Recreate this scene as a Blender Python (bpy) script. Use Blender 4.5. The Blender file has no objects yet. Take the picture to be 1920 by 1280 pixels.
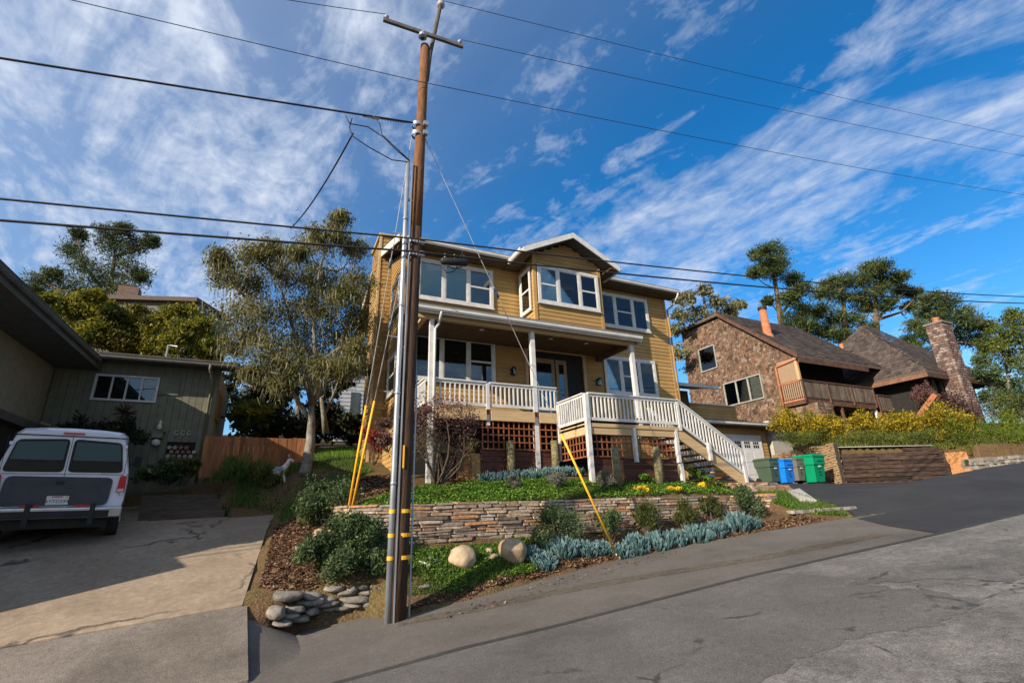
import bpy, bmesh, math, random
import numpy as np
from mathutils import Matrix, Vector
S = bpy.context.scene
COL = S.collection
rad = math.radians
# ---------------------------------------------------------------- camera
YAW, PIT, ROL = rad(25.93), rad(18.91), rad(-1.923)
FPX = 916.87                                   # focal length in pixels of the 1920 px wide photograph
_f = np.array([math.sin(YAW)*math.cos(PIT), math.cos(YAW)*math.cos(PIT), math.sin(PIT)])
_r = np.array([math.cos(YAW), -math.sin(YAW), 0.0]); _u = np.cross(_r, _f)
CR = math.cos(ROL)*_r + math.sin(ROL)*_u; CU = -math.sin(ROL)*_r + math.cos(ROL)*_u; CF = _f
cam = bpy.data.cameras.new('camera'); cam.sensor_width = 36; cam.lens = FPX*36/1920
cam.clip_start = 0.05; cam.clip_end = 2000
camo = bpy.data.objects.new('camera', cam); COL.objects.link(camo)
camo.matrix_world = Matrix(((CR[0], CU[0], -CF[0], 0), (CR[1], CU[1], -CF[1], 0), (CR[2], CU[2], -CF[2], 0), (0, 0, 0, 1)))
S.camera = camo
# ---------------------------------------------------------------- light
SUN = Vector((1.0, 0.38, -0.50)).normalized()  # direction the light travels
world = bpy.data.worlds.new('World'); S.world = world; world.use_nodes = True
def build_world():
    nt = world.node_tree; nt.nodes.clear(); N = nt.nodes.new; L = nt.links.new
    out = N('ShaderNodeOutputWorld'); bg = N('ShaderNodeBackground'); bg.inputs['Strength'].default_value = 0.062
    sky = N('ShaderNodeTexSky'); sky.sky_type = 'NISHITA'; sky.sun_disc = False
    sky.sun_elevation = math.asin(-SUN.z); sky.sun_rotation = math.atan2(-SUN.x, -SUN.y)
    sky.altitude = 50; sky.air_density = 1.0; sky.dust_density = 0.6; sky.ozone_density = 1.6
    hs = N('ShaderNodeHueSaturation'); hs.inputs['Saturation'].default_value = 1.32; hs.inputs['Value'].default_value = 1.5
    tint = N('ShaderNodeMix'); tint.data_type = 'RGBA'; tint.blend_type = 'MULTIPLY'; tint.inputs[0].default_value = 1; tint.inputs[7].default_value = (.88, 1.0, 1.12, 1); L(sky.outputs[0], tint.inputs[6])
    L(tint.outputs[2], hs.inputs['Color'])
    # thin cirrus on a plane high above: direction -> flat layer coordinates
    tc = N('ShaderNodeTexCoord'); sp = N('ShaderNodeSeparateXYZ'); L(tc.outputs['Generated'], sp.inputs[0])
    mz = N('ShaderNodeMath'); mz.operation = 'MAXIMUM'; L(sp.outputs['Z'], mz.inputs[0]); mz.inputs[1].default_value = 0.03
    az = N('ShaderNodeMath'); az.operation = 'ADD'; L(mz.outputs[0], az.inputs[0]); az.inputs[1].default_value = 0.12
    dv = N('ShaderNodeVectorMath'); dv.operation = 'DIVIDE'; L(tc.outputs['Generated'], dv.inputs[0])
    cb = N('ShaderNodeCombineXYZ'); L(az.outputs[0], cb.inputs[0]); L(az.outputs[0], cb.inputs[1]); cb.inputs[2].default_value = 1e6
    L(cb.outputs[0], dv.inputs[1])
    mp = N('ShaderNodeMapping'); mp.inputs['Rotation'].default_value = (0, 0, rad(-104))      # x' along the streaks, -y' across them
    L(dv.outputs[0], mp.inputs[0])
    def noise(scale, det, rough, dist, off, st=(1, 1, 1)):
        m2 = N('ShaderNodeMapping'); m2.inputs['Location'].default_value = off; m2.inputs['Scale'].default_value = st; L(mp.outputs[0], m2.inputs[0])
        n = N('ShaderNodeTexNoise'); n.inputs['Scale'].default_value = scale; n.inputs['Detail'].default_value = det
        n.inputs['Roughness'].default_value = rough; n.inputs['Distortion'].default_value = dist
        L(m2.outputs[0], n.inputs['Vector']); return n.outputs[0]
    def ramp(src, a, b, c=0, d=1, smooth=True):
        r = N('ShaderNodeMapRange'); r.interpolation_type = 'SMOOTHSTEP' if smooth else 'LINEAR'; r.inputs['From Min'].default_value = a; r.inputs['From Max'].default_value = b
        r.inputs['To Min'].default_value = c; r.inputs['To Max'].default_value = d; L(src, r.inputs['Value']); return r.outputs[0]
    def mul(a, b, op='MULTIPLY'):
        m = N('ShaderNodeMath'); m.operation = op
        for i, v in enumerate((a, b)):
            if isinstance(v, (int, float)): m.inputs[i].default_value = v
            else: L(v, m.inputs[i])
        return m.outputs[0]
    puff = noise(17, 6, .62, .35, (7, 2, 0), (.9, 1, 1)); wisp = noise(3.2, 7, .62, .6, (1.3, 4.2, 0), (.55, 1.3, 1)); big = noise(1.5, 3, .5, .2, (3.1, 1.7, 0))
    s2 = N('ShaderNodeSeparateXYZ'); L(mp.outputs[0], s2.inputs[0])
    across = mul(mul(s2.outputs['Y'], -1), mul(mul(big, -.5, 'ADD'), .55), 'ADD')
    cv = N('ShaderNodeValToRGB'); cv.color_ramp.interpolation = 'EASE'; e = cv.color_ramp.elements
    stops = [(-1.2, .45), (-.45, .5), (-.1, .44), (.25, .4), (.45, .26), (.6, .0), (.84, .0), (1.0, .34), (1.14, .74), (1.48, .74), (1.68, .34), (1.88, .06), (2.6, .15), (3.6, .4)]
    while len(e) < len(stops): e.new(.5)
    for i, (v, c) in enumerate(stops): e[i].position = (v+1.2)/4.8; e[i].color = (c, c, c, 1)
    L(ramp(across, -1.2, 3.6, 0, 1, False), cv.inputs[0]); cov = cv.outputs[0]
    tx = mul(ramp(puff, .15, .85), mul(ramp(wisp, .2, .8), .72), 'MULTIPLY'); tx = mul(tx, mul(ramp(wisp, .2, .8), .44), 'ADD')
    thr = mul(mul(cov, -1), 1.0, 'ADD')                                     # more coverage -> lower threshold
    cl = N('ShaderNodeMath'); cl.operation = 'SUBTRACT'; cl.use_clamp = True; L(mul(tx, 1.05), cl.inputs[0]); L(mul(thr, .5), cl.inputs[1])
    cl = mul(cl.outputs[0], 1.15)
    sd = N('ShaderNodeVectorMath'); sd.operation = 'DOT_PRODUCT'; L(tc.outputs['Generated'], sd.inputs[0]); sd.inputs[1].default_value = (-SUN.x, -SUN.y, -SUN.z)
    veil = mul(ramp(sd.outputs['Value'], -.45, .6, 0, .58), mul(mul(ramp(wisp, .25, .75), .35), .65, 'ADD'))   # thin high haze, denser towards the sun
    tot = N('ShaderNodeMath'); tot.operation = 'ADD'; tot.use_clamp = True; L(cl, tot.inputs[0]); L(veil, tot.inputs[1])
    mix = N('ShaderNodeMix'); mix.data_type = 'RGBA'; L(tot.outputs[0], mix.inputs[0]); L(hs.outputs[0], mix.inputs[6]); mix.inputs[7].default_value = (6.3, 7.0, 8.3, 1)
    L(mix.outputs[2], bg.inputs['Color']); L(bg.outputs[0], out.inputs['Surface'])
build_world()
sl = bpy.data.lights.new('sun', 'SUN'); sl.energy = 4.9; sl.angle = rad(0.55); sl.color = (1.0, .86, .68)
so = bpy.data.objects.new('sun', sl); COL.objects.link(so); so.rotation_euler = SUN.to_track_quat('-Z', 'Y').to_euler()
so.location = (-20, -6, 20)
S.view_settings.view_transform = 'Standard'; S.view_settings.look = 'None'; S.view_settings.gamma = 1; S.view_settings.exposure = 0.85
S.view_settings.use_curve_mapping = False
S.cycles.max_bounces = 6; S.cycles.transparent_max_bounces = 8
# ---------------------------------------------------------------- pixel -> position helpers
def ray(px, py): return CR*(px-960)/FPX - CU*(py-640)/FPX + CF
def atY(px, py, Y): d = ray(px, py); return d*(Y/d[1])
def atX(px, py, X): d = ray(px, py); return d*(X/d[0])
def dep(px, py, w): return ray(px, py)*w
rng = np.random.default_rng(7); random.seed(7)
# ---------------------------------------------------------------- materials
MATS = {}
def nodes(name):
    m = bpy.data.materials.new(name); m.use_nodes = True; nt = m.node_tree
    return m, nt, nt.nodes['Principled BSDF'], nt.nodes.new, nt.links.new
def mat(name, c1, c2=None, rough=.8, scale=6, detail=6, bump=0, bscale=None, rnd=0, stretch=(1, 1, 1), spec=.3, metal=0, mid=.5, width=.3, coat=0, c3=None):
    """two-tone noise material; rnd: brightness change from one object to the next"""
    if name in MATS: return MATS[name]
    m, nt, b, N, L = nodes(name); MATS[name] = m
    b.inputs['Roughness'].default_value = rough; b.inputs['Specular IOR Level'].default_value = spec; b.inputs['Metallic'].default_value = metal
    if coat: b.inputs['Coat Weight'].default_value = coat; b.inputs['Coat Roughness'].default_value = .08
    tc = N('ShaderNodeTexCoord'); geo = N('ShaderNodeNewGeometry'); mp = N('ShaderNodeMapping'); mp.inputs['Scale'].default_value = stretch
    L(geo.outputs['Position'], mp.inputs[0])
    no = N('ShaderNodeTexNoise'); no.inputs['Scale'].default_value = scale; no.inputs['Detail'].default_value = detail; no.inputs['Roughness'].default_value = .6
    L(mp.outputs[0], no.inputs['Vector'])
    cr = N('ShaderNodeValToRGB'); e = cr.color_ramp.elements
    e[0].position = max(0, mid-width/2); e[0].color = (*c1, 1); e[1].position = min(1, mid+width/2); e[1].color = (*(c2 or c1), 1)
    if c3: x = cr.color_ramp.elements.new(min(.98, mid+width*.9)); x.color = (*c3, 1)
    L(no.outputs[0], cr.inputs[0]); col = cr.outputs[0]
    if rnd:
        oi = N('ShaderNodeObjectInfo'); mr = N('ShaderNodeMapRange'); mr.inputs['To Min'].default_value = 1-rnd; mr.inputs['To Max'].default_value = 1+rnd
        L(oi.outputs['Random'], mr.inputs[0]); hv = N('ShaderNodeHueSaturation'); L(mr.outputs[0], hv.inputs['Value']); L(col, hv.inputs['Color']); col = hv.outputs[0]
    L(col, b.inputs['Base Color'])
    if bump:
        n2 = N('ShaderNodeTexNoise'); n2.inputs['Scale'].default_value = bscale or scale*4; n2.inputs['Detail'].default_value = 5; L(mp.outputs[0], n2.inputs['Vector'])
        bp = N('ShaderNodeBump'); bp.inputs['Strength'].default_value = bump; bp.inputs['Distance'].default_value = .02; L(n2.outputs[0], bp.inputs['Height']); L(bp.outputs[0], b.inputs['Normal'])
    return m
def ramp_mat(name, cols, src='random', rough=.85, bump=.3, bscale=30, noise=.25, nscale=9, trans=0, spec=.3, inter='LINEAR'):
    """colour from a ramp; src 'random' = one colour per object, 'tint' = per-leaf attribute"""
    if name in MATS: return MATS[name]
    m, nt, b, N, L = nodes(name); MATS[name] = m
    b.inputs['Roughness'].default_value = rough; b.inputs['Specular IOR Level'].default_value = spec
    cr = N('ShaderNodeValToRGB'); cr.color_ramp.interpolation = inter; e = cr.color_ramp.elements
    while len(e) < len(cols): e.new(.5)
    for i, c in enumerate(cols): e[i].position = i/(len(cols)-1) if inter == 'LINEAR' else i/len(cols); e[i].color = (*c, 1)
    if src == 'random': L(N('ShaderNodeObjectInfo').outputs['Random'], cr.inputs[0])
    else:
        at = N('ShaderNodeAttribute'); at.attribute_name = src; L(at.outputs['Fac'], cr.inputs[0])
    col = cr.outputs[0]
    if noise:
        geo = N('ShaderNodeNewGeometry'); no = N('ShaderNodeTexNoise'); no.inputs['Scale'].default_value = nscale; no.inputs['Detail'].default_value = 5
        L(geo.outputs['Position'], no.inputs['Vector'])
        mr = N('ShaderNodeMapRange'); mr.inputs['From Min'].default_value = .3; mr.inputs['From Max'].default_value = .7; mr.inputs['To Min'].default_value = 1-noise; mr.inputs['To Max'].default_value = 1+noise
        L(no.outputs[0], mr.inputs[0]); hv = N('ShaderNodeHueSaturation'); L(mr.outputs[0], hv.inputs['Value']); L(col, hv.inputs['Color']); col = hv.outputs[0]
    L(col, b.inputs['Base Color'])
    if bump:
        geo = N('ShaderNodeNewGeometry'); n2 = N('ShaderNodeTexNoise'); n2.inputs['Scale'].default_value = bscale; n2.inputs['Detail'].default_value = 5; L(geo.outputs['Position'], n2.inputs['Vector'])
        bp = N('ShaderNodeBump'); bp.inputs['Strength'].default_value = bump; bp.inputs['Distance'].default_value = .02; L(n2.outputs[0], bp.inputs['Height']); L(bp.outputs[0], b.inputs['Normal'])
    if trans:
        tr = N('ShaderNodeBsdfTranslucent'); L(col, tr.inputs['Color']); mx = N('ShaderNodeMixShader'); mx.inputs[0].default_value = trans
        L(b.outputs[0], mx.inputs[1]); L(tr.outputs[0], mx.inputs[2]); L(mx.outputs[0], nt.nodes['Material Output'].inputs['Surface'])
    return m
def glass_mat(name, tint=(.72, .82, .82), boost=1.0):
    m = bpy.data.materials.new(name); m.use_nodes = True; nt = m.node_tree; nt.nodes.clear(); N = nt.nodes.new; L = nt.links.new
    out = N('ShaderNodeOutputMaterial'); t = N('ShaderNodeBsdfTransparent'); t.inputs[0].default_value = (*tint, 1)
    g = N('ShaderNodeBsdfGlossy'); g.inputs['Roughness'].default_value = .01; g.inputs['Color'].default_value = (.95, .97, 1, 1)
    fr = N('ShaderNodeFresnel'); fr.inputs['IOR'].default_value = 1.55; mu = N('ShaderNodeMath'); mu.operation = 'MULTIPLY'; mu.use_clamp = True; mu.inputs[1].default_value = 1.35*boost
    L(fr.outputs[0], mu.inputs[0]); mx = N('ShaderNodeMixShader'); L(mu.outputs[0], mx.inputs[0]); L(t.outputs[0], mx.inputs[1]); L(g.outputs[0], mx.inputs[2]); L(mx.outputs[0], out.inputs['Surface'])
    return m
WHITE = mat('white_paint', (.40, .40, .395), (.54, .54, .54), rough=.6, scale=5, detail=9, width=.42, bump=.12)
TRIM = mat('window_trim_paint', (.42, .415, .40), (.54, .53, .51), rough=.5, scale=5)
GUTTER = mat('gutter_metal', (.46, .45, .43), (.56, .55, .53), rough=.5, scale=3)
SIDING = mat('ochre_siding', (.27, .163, .056), (.365, .226, .083), rough=.75, scale=1.6, detail=9, width=.4, rnd=.09, bump=.06, bscale=40)
SOFFIT = mat('soffit_wood_shaded', (.07, .045, .022), (.10, .068, .035), rough=.8, scale=4)  # darkened: porch and eave shade is put into the wood's colour
FASCIA = mat('bare_fascia', (.36, .25, .13), (.47, .34, .19), rough=.85, scale=5, stretch=(.3, 1, 5), bump=.1, rnd=.08)
REDWOOD = mat('redwood', (.15, .045, .018), (.25, .085, .035), rough=.8, scale=8, rnd=.2, stretch=(1, 1, .3))
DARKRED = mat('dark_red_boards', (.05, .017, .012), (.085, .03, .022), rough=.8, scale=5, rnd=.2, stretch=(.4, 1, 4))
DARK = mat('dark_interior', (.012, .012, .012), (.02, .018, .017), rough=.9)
BLIND = mat('window_blind', (.33, .43, .42), (.38, .48, .47), rough=.8, scale=2)
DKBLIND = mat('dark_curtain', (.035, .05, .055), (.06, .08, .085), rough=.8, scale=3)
ROOF = mat('roof_shingle', (.05, .045, .042), (.10, .09, .085), rough=.9, scale=22, bump=.4, bscale=30)
GLASS = glass_mat('window_glass')
# ---------------------------------------------------------------- object helpers
WM = {}
def link(o, parent=None, loc=None, rot=None, scale=None):
    COL.objects.link(o)
    if loc is not None: o.location = loc
    if rot is not None: o.rotation_euler = rot
    if scale is not None: o.scale = scale
    l, r, s = o.location, o.rotation_euler, o.scale
    w = Matrix.LocRotScale(l, r, s); WM[o.name] = w
    if parent is not None:
        o.parent = parent; o.matrix_parent_inverse = WM[parent.name].inverted()
    return o
def thing(name, label, cat, loc, group=None):
    o = bpy.data.objects.new(name, None); o.empty_display_size = .3; link(o, None, Vector([float(v) for v in loc]))
    o['label'] = label; o['category'] = cat
    if group: o['group'] = group
    return o
def tag(o, label=None, cat=None, group=None, kind=None):
    if label: o['label'] = label
    if cat: o['category'] = cat
    if group: o['group'] = group
    if kind: o['kind'] = kind
    return o
def mk(name, V, F, m, smooth=False):
    me = bpy.data.meshes.new(name); me.from_pydata([tuple(map(float, v)) for v in V], [], F)
    if m: me.materials.append(m)
    if smooth: me.polygons.foreach_set('use_smooth', [True]*len(me.polygons))
    me.update(); return me
def obj(name, V, F, m, parent=None, smooth=False):
    return link(bpy.data.objects.new(name, mk(name, V, F, m, smooth)), parent)
class MB:
    """collects shapes into one mesh"""
    def __init__(s): s.V = []; s.F = []
    def add(s, V, F):
        n = len(s.V); s.V += [tuple(map(float, v)) for v in V]; s.F += [tuple(i+n for i in f) for f in F]; return s
    def box(s, a, b):
        x0, y0, z0 = a; x1, y1, z1 = b
        return s.add([(x0, y0, z0), (x1, y0, z0), (x1, y1, z0), (x0, y1, z0), (x0, y0, z1), (x1, y0, z1), (x1, y1, z1), (x0, y1, z1)],
                     [(0, 3, 2, 1), (4, 5, 6, 7), (0, 1, 5, 4), (1, 2, 6, 5), (2, 3, 7, 6), (3, 0, 4, 7)])
    def hexa(s, P): return s.add(P, [(0, 3, 2, 1), (4, 5, 6, 7), (0, 1, 5, 4), (1, 2, 6, 5), (2, 3, 7, 6), (3, 0, 4, 7)])
    def bar(s, p, q, w, h):
        """straight bar p->q with width w (horizontal) and height h"""
        p = Vector(p); q = Vector(q); d = (q-p).normalized(); up = Vector((0, 0, 1))
        if abs(d.z) > .98: up = Vector((0, 1, 0))
        r = d.cross(up).normalized()*(w/2); u = r.cross(d).normalized()*(h/2)
        return s.hexa([p-r-u, p+r-u, q+r-u, q-r-u, p-r+u, p+r+u, q+r+u, q-r+u])
    def tube(s, P, R, n=8, cap=True):
        P = [Vector(map(float, p)) for p in P]
        if not hasattr(R, '__len__'): R = [R]*len(P)
        b = len(s.V); prev = None
        for i, p in enumerate(P):
            d = (P[min(i+1, len(P)-1)]-P[max(i-1, 0)]).normalized()
            ref = prev if prev is not None else (Vector((1, 0, 0)) if abs(d.x) < .9 else Vector((0, 1, 0)))
            a = (ref - d*ref.dot(d)).normalized(); c = d.cross(a); prev = a
            for k in range(n):
                t = 2*math.pi*k/n; v = p+(a*math.cos(t)+c*math.sin(t))*R[i]; s.V.append(tuple(v))
        for i in range(len(P)-1):
            for k in range(n): s.F.append((b+i*n+k, b+i*n+(k+1) % n, b+(i+1)*n+(k+1) % n, b+(i+1)*n+k))
        if cap: s.F.append(tuple(b+k for k in reversed(range(n)))); s.F.append(tuple(b+(len(P)-1)*n+k for k in range(n)))
        return s
    def prism(s, poly, axis, a, b):
        """extrude a 2-D polygon along axis ('x','y','z') from a to b"""
        n = len(poly); f = {'x': lambda u, v, t: (t, u, v), 'y': lambda u, v, t: (u, t, v), 'z': lambda u, v, t: (u, v, t)}[axis]
        V = [f(u, v, a) for u, v in poly]+[f(u, v, b) for u, v in poly]
        return s.add(V, [tuple(range(n)), tuple(reversed(range(n, 2*n)))]+[(i, i+n, (i+1) % n+n, (i+1) % n) for i in range(n)])
    def lathe(s, prof, c, n=16):
        b = len(s.V)
        for r, z in prof:
            for k in range(n): t = 2*math.pi*k/n; s.V.append((c[0]+r*math.cos(t), c[1]+r*math.sin(t), c[2]+z))
        for i in range(len(prof)-1):
            for k in range(n): s.F.append((b+i*n+k, b+i*n+(k+1) % n, b+(i+1)*n+(k+1) % n, b+(i+1)*n+k))
        return s
    def fixn(s, o):
        bm = bmesh.new(); bm.from_mesh(o.data); bmesh.ops.recalc_face_normals(bm, faces=bm.faces); bm.to_mesh(o.data); bm.free(); return o
    def build(s, name, m, parent=None, smooth=False): return s.fixn(obj(name, s.V, s.F, m, parent, smooth))
def box(name, a, b, m, parent=None): return MB().box([min(p, q) for p, q in zip(a, b)], [max(p, q) for p, q in zip(a, b)]).build(name, m, parent)
_uc = {}
def ubox(m):
    """shared unit box with a slight bevel, centred on the origin"""
    if m.name not in _uc:
        bm = bmesh.new(); bmesh.ops.create_cube(bm, size=1); me = bpy.data.meshes.new('unit_'+m.name); bm.to_mesh(me); bm.free(); me.materials.append(m); _uc[m.name] = me
    return _uc[m.name]
def piece(name, c, size, m, parent, rot=(0, 0, 0)):
    return link(bpy.data.objects.new(name, ubox(m)), parent, Vector([float(v) for v in c]), rot, Vector([float(v) for v in size]))
def pbar(name, p, q, w, h, m, parent):
    """bar piece from the shared unit box"""
    p = Vector([float(v) for v in p]); q = Vector([float(v) for v in q]); d = q-p
    if abs(d.normalized().z) > .999: rot = (0, 0, 0); size = (w, h, d.length)
    else:
        rot = d.to_track_quat('X', 'Z').to_euler(); size = (d.length, w, h)
    return piece(name, (p+q)/2, size, m, parent, rot)
def shared(name, me, parent, loc, rot=(0, 0, 0), scale=(1, 1, 1)):
    return link(bpy.data.objects.new(name, me), parent, Vector([float(v) for v in loc]), rot, Vector([float(v) for v in scale]))
# ---------------------------------------------------------------- terrain heights
def tps(P):
    P = np.array(P, float); n = len(P); d = np.hypot(P[:, None, 0]-P[None, :, 0], P[:, None, 1]-P[None, :, 1])
    K = d.copy(); A = np.zeros((n+3, n+3)); A[:n, :n] = K; A[:n, n] = 1; A[:n, n+1:] = P[:, :2]; A[n:, :n] = A[:n, n:].T
    c = np.linalg.solve(A, np.r_[P[:, 2], 0, 0, 0])
    def f(x, y):
        x = np.asarray(x, float); y = np.asarray(y, float); sh = np.broadcast(x, y).shape
        x = np.broadcast_to(x, sh).ravel(); y = np.broadcast_to(y, sh).ravel(); o = c[n]+c[n+1]*x+c[n+2]*y
        for i in range(n): o = o+c[i]*np.hypot(x-P[i, 0], y-P[i, 1])
        return o.reshape(sh)
    return f
def road_z(x): return -1.795+.1*np.clip(np.asarray(x, float), -25, 40)
def road_edge(x): return np.interp(x, [-60, -8, 0, .12, .35, .7, 1.7, 2.0, 2.35, 3.3, 5, 6.87, 8.8, 10.6, 13.4, 15.2, 18.5, 24, 40, 60], [7.2, 7.3, 7.35, 8.9, 9.3, 9.5, 9.45, 8.95, 8.78, 8.9, 9.2, 9.39, 9.25, 8.95, 8.13, 7.3, 6.6, 6.6, 6.6, 6.6])
COMMON = [(-.2, 9.5, -1.27), (0, 11, -.9), (.05, 12.5, -.5), (.15, 14, -.2), (.25, 15.9, .05), (-.15, 8.4, -1.7), (-.2, 7.4, -1.8),
          (-3, 7.3, -2.05), (-6, 7.3, -2.3), (-3, 9.5, -1.5), (-3, 12, -.85), (-3, 14.5, -.25), (-2.6, 16.2, .1), (-2.6, 18, .6), (-3, 19.8, .8), (-6, 9.5, -1.75), (-6, 14, -.45), (-6, 19, .5), (-9, 9, -2.1), (-10, 14, -.6), (-12, 20, .9),
          (.5, 9.3, -1.36), (1.0, 9.6, -1.15), (.7, 11, -.55), (.8, 12, -.22), (1, 13, .2), (.9, 14.5, .42), (.7, 16.2, .75), (1, 17, 1.45), (-1, 18, 1.2), (-1.6, 17.6, .8), (-1.0, 16.3, .35), (2.5, 14.5, 1.0), (2.6, 18, 1.8), (3, 22, 2.6),
          (13.4, 8.13, -.44), (13.2, 9.0, -.35), (14.2, 9.6, -.1), (15.2, 7.35, -.28), (18.5, 6.6, .02), (24, 6.6, .55), (40, 6.6, 1.9),
          (-20, 30, 4), (0, 35, 5), (20, 35, 5), (45, 35, 7), (70, 20, 7), (-40, 20, 3), (-30, 8, -3.5), (60, 7, 4), (80, 60, 9), (-60, 60, 8), (0, 80, 9)]
U_EXTRA = [(1.7, 10.5, .10), (4, 10.45, .13), (8, 10.45, .15), (12.4, 10.4, .15), (4, 12.9, .70), (7.7, 11.4, .66), (10, 11.4, .62), (12, 11.4, .5), (13.6, 11.2, .42), (4, 16, 1.2), (14, 15, .9),
           (15.4, 12.2, .5), (17.9, 14, .62), (19.6, 13.1, .56), (21.5, 16.5, .72), (20.8, 12.6, .5), (25, 10.9, .45), (26.2, 10.4, .28), (28, 9.4, .3), (16.5, 10, .15)]
L_EXTRA = [(1.6, 10.1, -.38), (2.3, 10.1, -.6), (5, 10.1, -.6), (8.3, 10.1, -.52), (12.6, 10.1, -.3), (1.95, 8.75, -1.6), (3.3, 8.9, -1.47), (5, 9.2, -1.3), (6.87, 9.39, -1.11), (8.8, 9.25, -.92), (10.6, 8.95, -.74), (4, 9.45, -1.05), (8, 9.8, -.72)]
HU = tps(COMMON+U_EXTRA); HL = tps(COMMON+L_EXTRA)
WALLP = [(1.25, 11.4), (1.28, 10.75), (1.5, 10.38), (1.9, 10.24), (2.5, 10.2), (5, 10.2), (8.4, 10.2), (11, 10.22), (12.7, 10.25)]
RIGHTP = [(22.7, 17.3), (20.95, 13.05), (25, 11.1), (27.0, 12.1), (27.5, 11.25), (26.2, 10.72), (28.5, 9.85), (60, 3)]
def sstep(a, b, t): t = np.clip((t-a)/(b-a), 0, 1); return t*t*(3-2*t)
def right_sd(x, y):
    """signed distance beyond the retaining walls on the right (positive = upper side)"""
    x = np.asarray(x, float); y = np.asarray(y, float)
    P = [(22.7, 60)]+RIGHTP; best = np.full(np.broadcast(x, y).shape, 1e9)
    for (ax, ay), (bx, by) in zip(P[:-1], P[1:]):
        dx, dy = bx-ax, by-ay; t = np.clip(((x-ax)*dx+(y-ay)*dy)/(dx*dx+dy*dy), 0, 1); best = np.minimum(best, np.hypot(x-ax-t*dx, y-ay-t*dy))
    return np.where(inpoly(x, y, P+[(500, 3), (500, 600), (22.7, 600)]), best, -best)
DRV1 = [(-13, 9.5), (-.19, 9.5), (.2, 15.9), (-13, 15.9)]; DRV2 = [(-13, 15.9), (-2.75, 15.9), (-2.75, 19.8), (-13, 19.8)]; APR = [(-13, 7.3), (.02, 7.3), (-.12, 9.485), (-13, 9.485)]
def drive_z(x, y): return -1.27+.08*(1-.7*np.clip((y-12)/3, 0, 1))*(np.maximum(x, -7)+.19)+.264*(np.minimum(y, 13.3)-9.5)+.13*np.maximum(y-13.3, 0)
def apron_z(x, y):
    t = (y-7.3)/2.2; return (road_z(np.maximum(x, -7))+.03)*(1-t)+(drive_z(x, 9.5)-.012)*t
def inpoly(x, y, P):
    x = np.asarray(x); y = np.asarray(y); r = np.zeros(np.broadcast(x, y).shape, bool)
    for (ax, ay), (bx, by) in zip(P, P[1:]+P[:1]):
        if ay != by: r ^= ((ay > y) != (by > y)) & (x < (bx-ax)*(y-ay)/(by-ay)+ax)
    return r
def G(x, y):
    x = np.asarray(x, float); y = np.asarray(y, float)
    wy = np.interp(x, [1.3, 1.5, 1.9, 2.5, 5, 8.4, 11, 12.7], [10.75, 10.38, 10.24, 10.2, 10.2, 10.2, 10.22, 10.25])
    s = sstep(.04, .2, y-wy); s = np.where((x < 1.3), 1, s)
    s = np.where(x > 12.75, sstep(8.6, 10.3, y), s)
    s = np.where((x < 1.3), sstep(.0, .25, x-1.02)*(y > 10.6)+(y <= 10.6)*0, s)
    h = HU(x, y)*s+HL(x, y)*(1-s)
    r = right_sd(x, y); up = 1.9+np.clip(r, 0, 8)*.30+np.clip(r-8, 0, 60)*.05
    h = h*(1-sstep(.08, .25, r))+up*sstep(.08, .25, r)
    h = h+.012*np.sin(3.1*x+1.3*y)*np.sin(2.3*y-1.1*x)
    e = road_edge(x); rz = road_z(x)
    h = np.where(inpoly(x, y, [(-3.3, 16.0), (-.9, 16.0), (-1.1, 19), (-3.8, 19)]), np.minimum(h, .0+.24*(y-16.2)), h)
    for P, f in ((DRV1, drive_z), (DRV2, drive_z), (APR, apron_z)): h = np.where(inpoly(x, y, P), np.minimum(h, f(x, y)-.06), h)
    return np.where(y < e+.02, np.minimum(h, rz-.05), h)
def g1(x, y): return float(G(np.array([x]), np.array([y]))[0])
def onG(px, py, w0=5, w1=60, f=G):
    d = ray(px, py); ws = np.linspace(w0, w1, 2200); P = d[None, :]*ws[:, None]; b = P[:, 2] < f(P[:, 0], P[:, 1]); i = int(np.argmax(b))
    return P[i] if b.any() else P[-1]
def onRoad(px, py):
    d = ray(px, py); w = 1.795/(.1*d[0]-d[2]); return d*w
def grid_obj(name, xs, ys, zf, m, parent=None, mask=None):
    X, Y = np.meshgrid(xs, ys); Z = zf(X, Y); nx, ny = len(xs), len(ys)
    V = np.c_[X.ravel(), Y.ravel(), Z.ravel()]; i = np.arange(ny-1)[:, None]*nx+np.arange(nx-1)[None, :]
    Q = np.stack([i, i+1, i+1+nx, i+nx], -1).reshape(-1, 4)
    if mask is not None:
        k = mask((X[:-1, :-1]+X[1:, 1:])/2, (Y[:-1, :-1]+Y[1:, 1:])/2).ravel(); Q = Q[k]
    return obj(name, V, [tuple(map(int, q)) for q in Q], m, parent, True)
def lin(a, b, s): return list(np.arange(a, b-1e-6, s))
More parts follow.
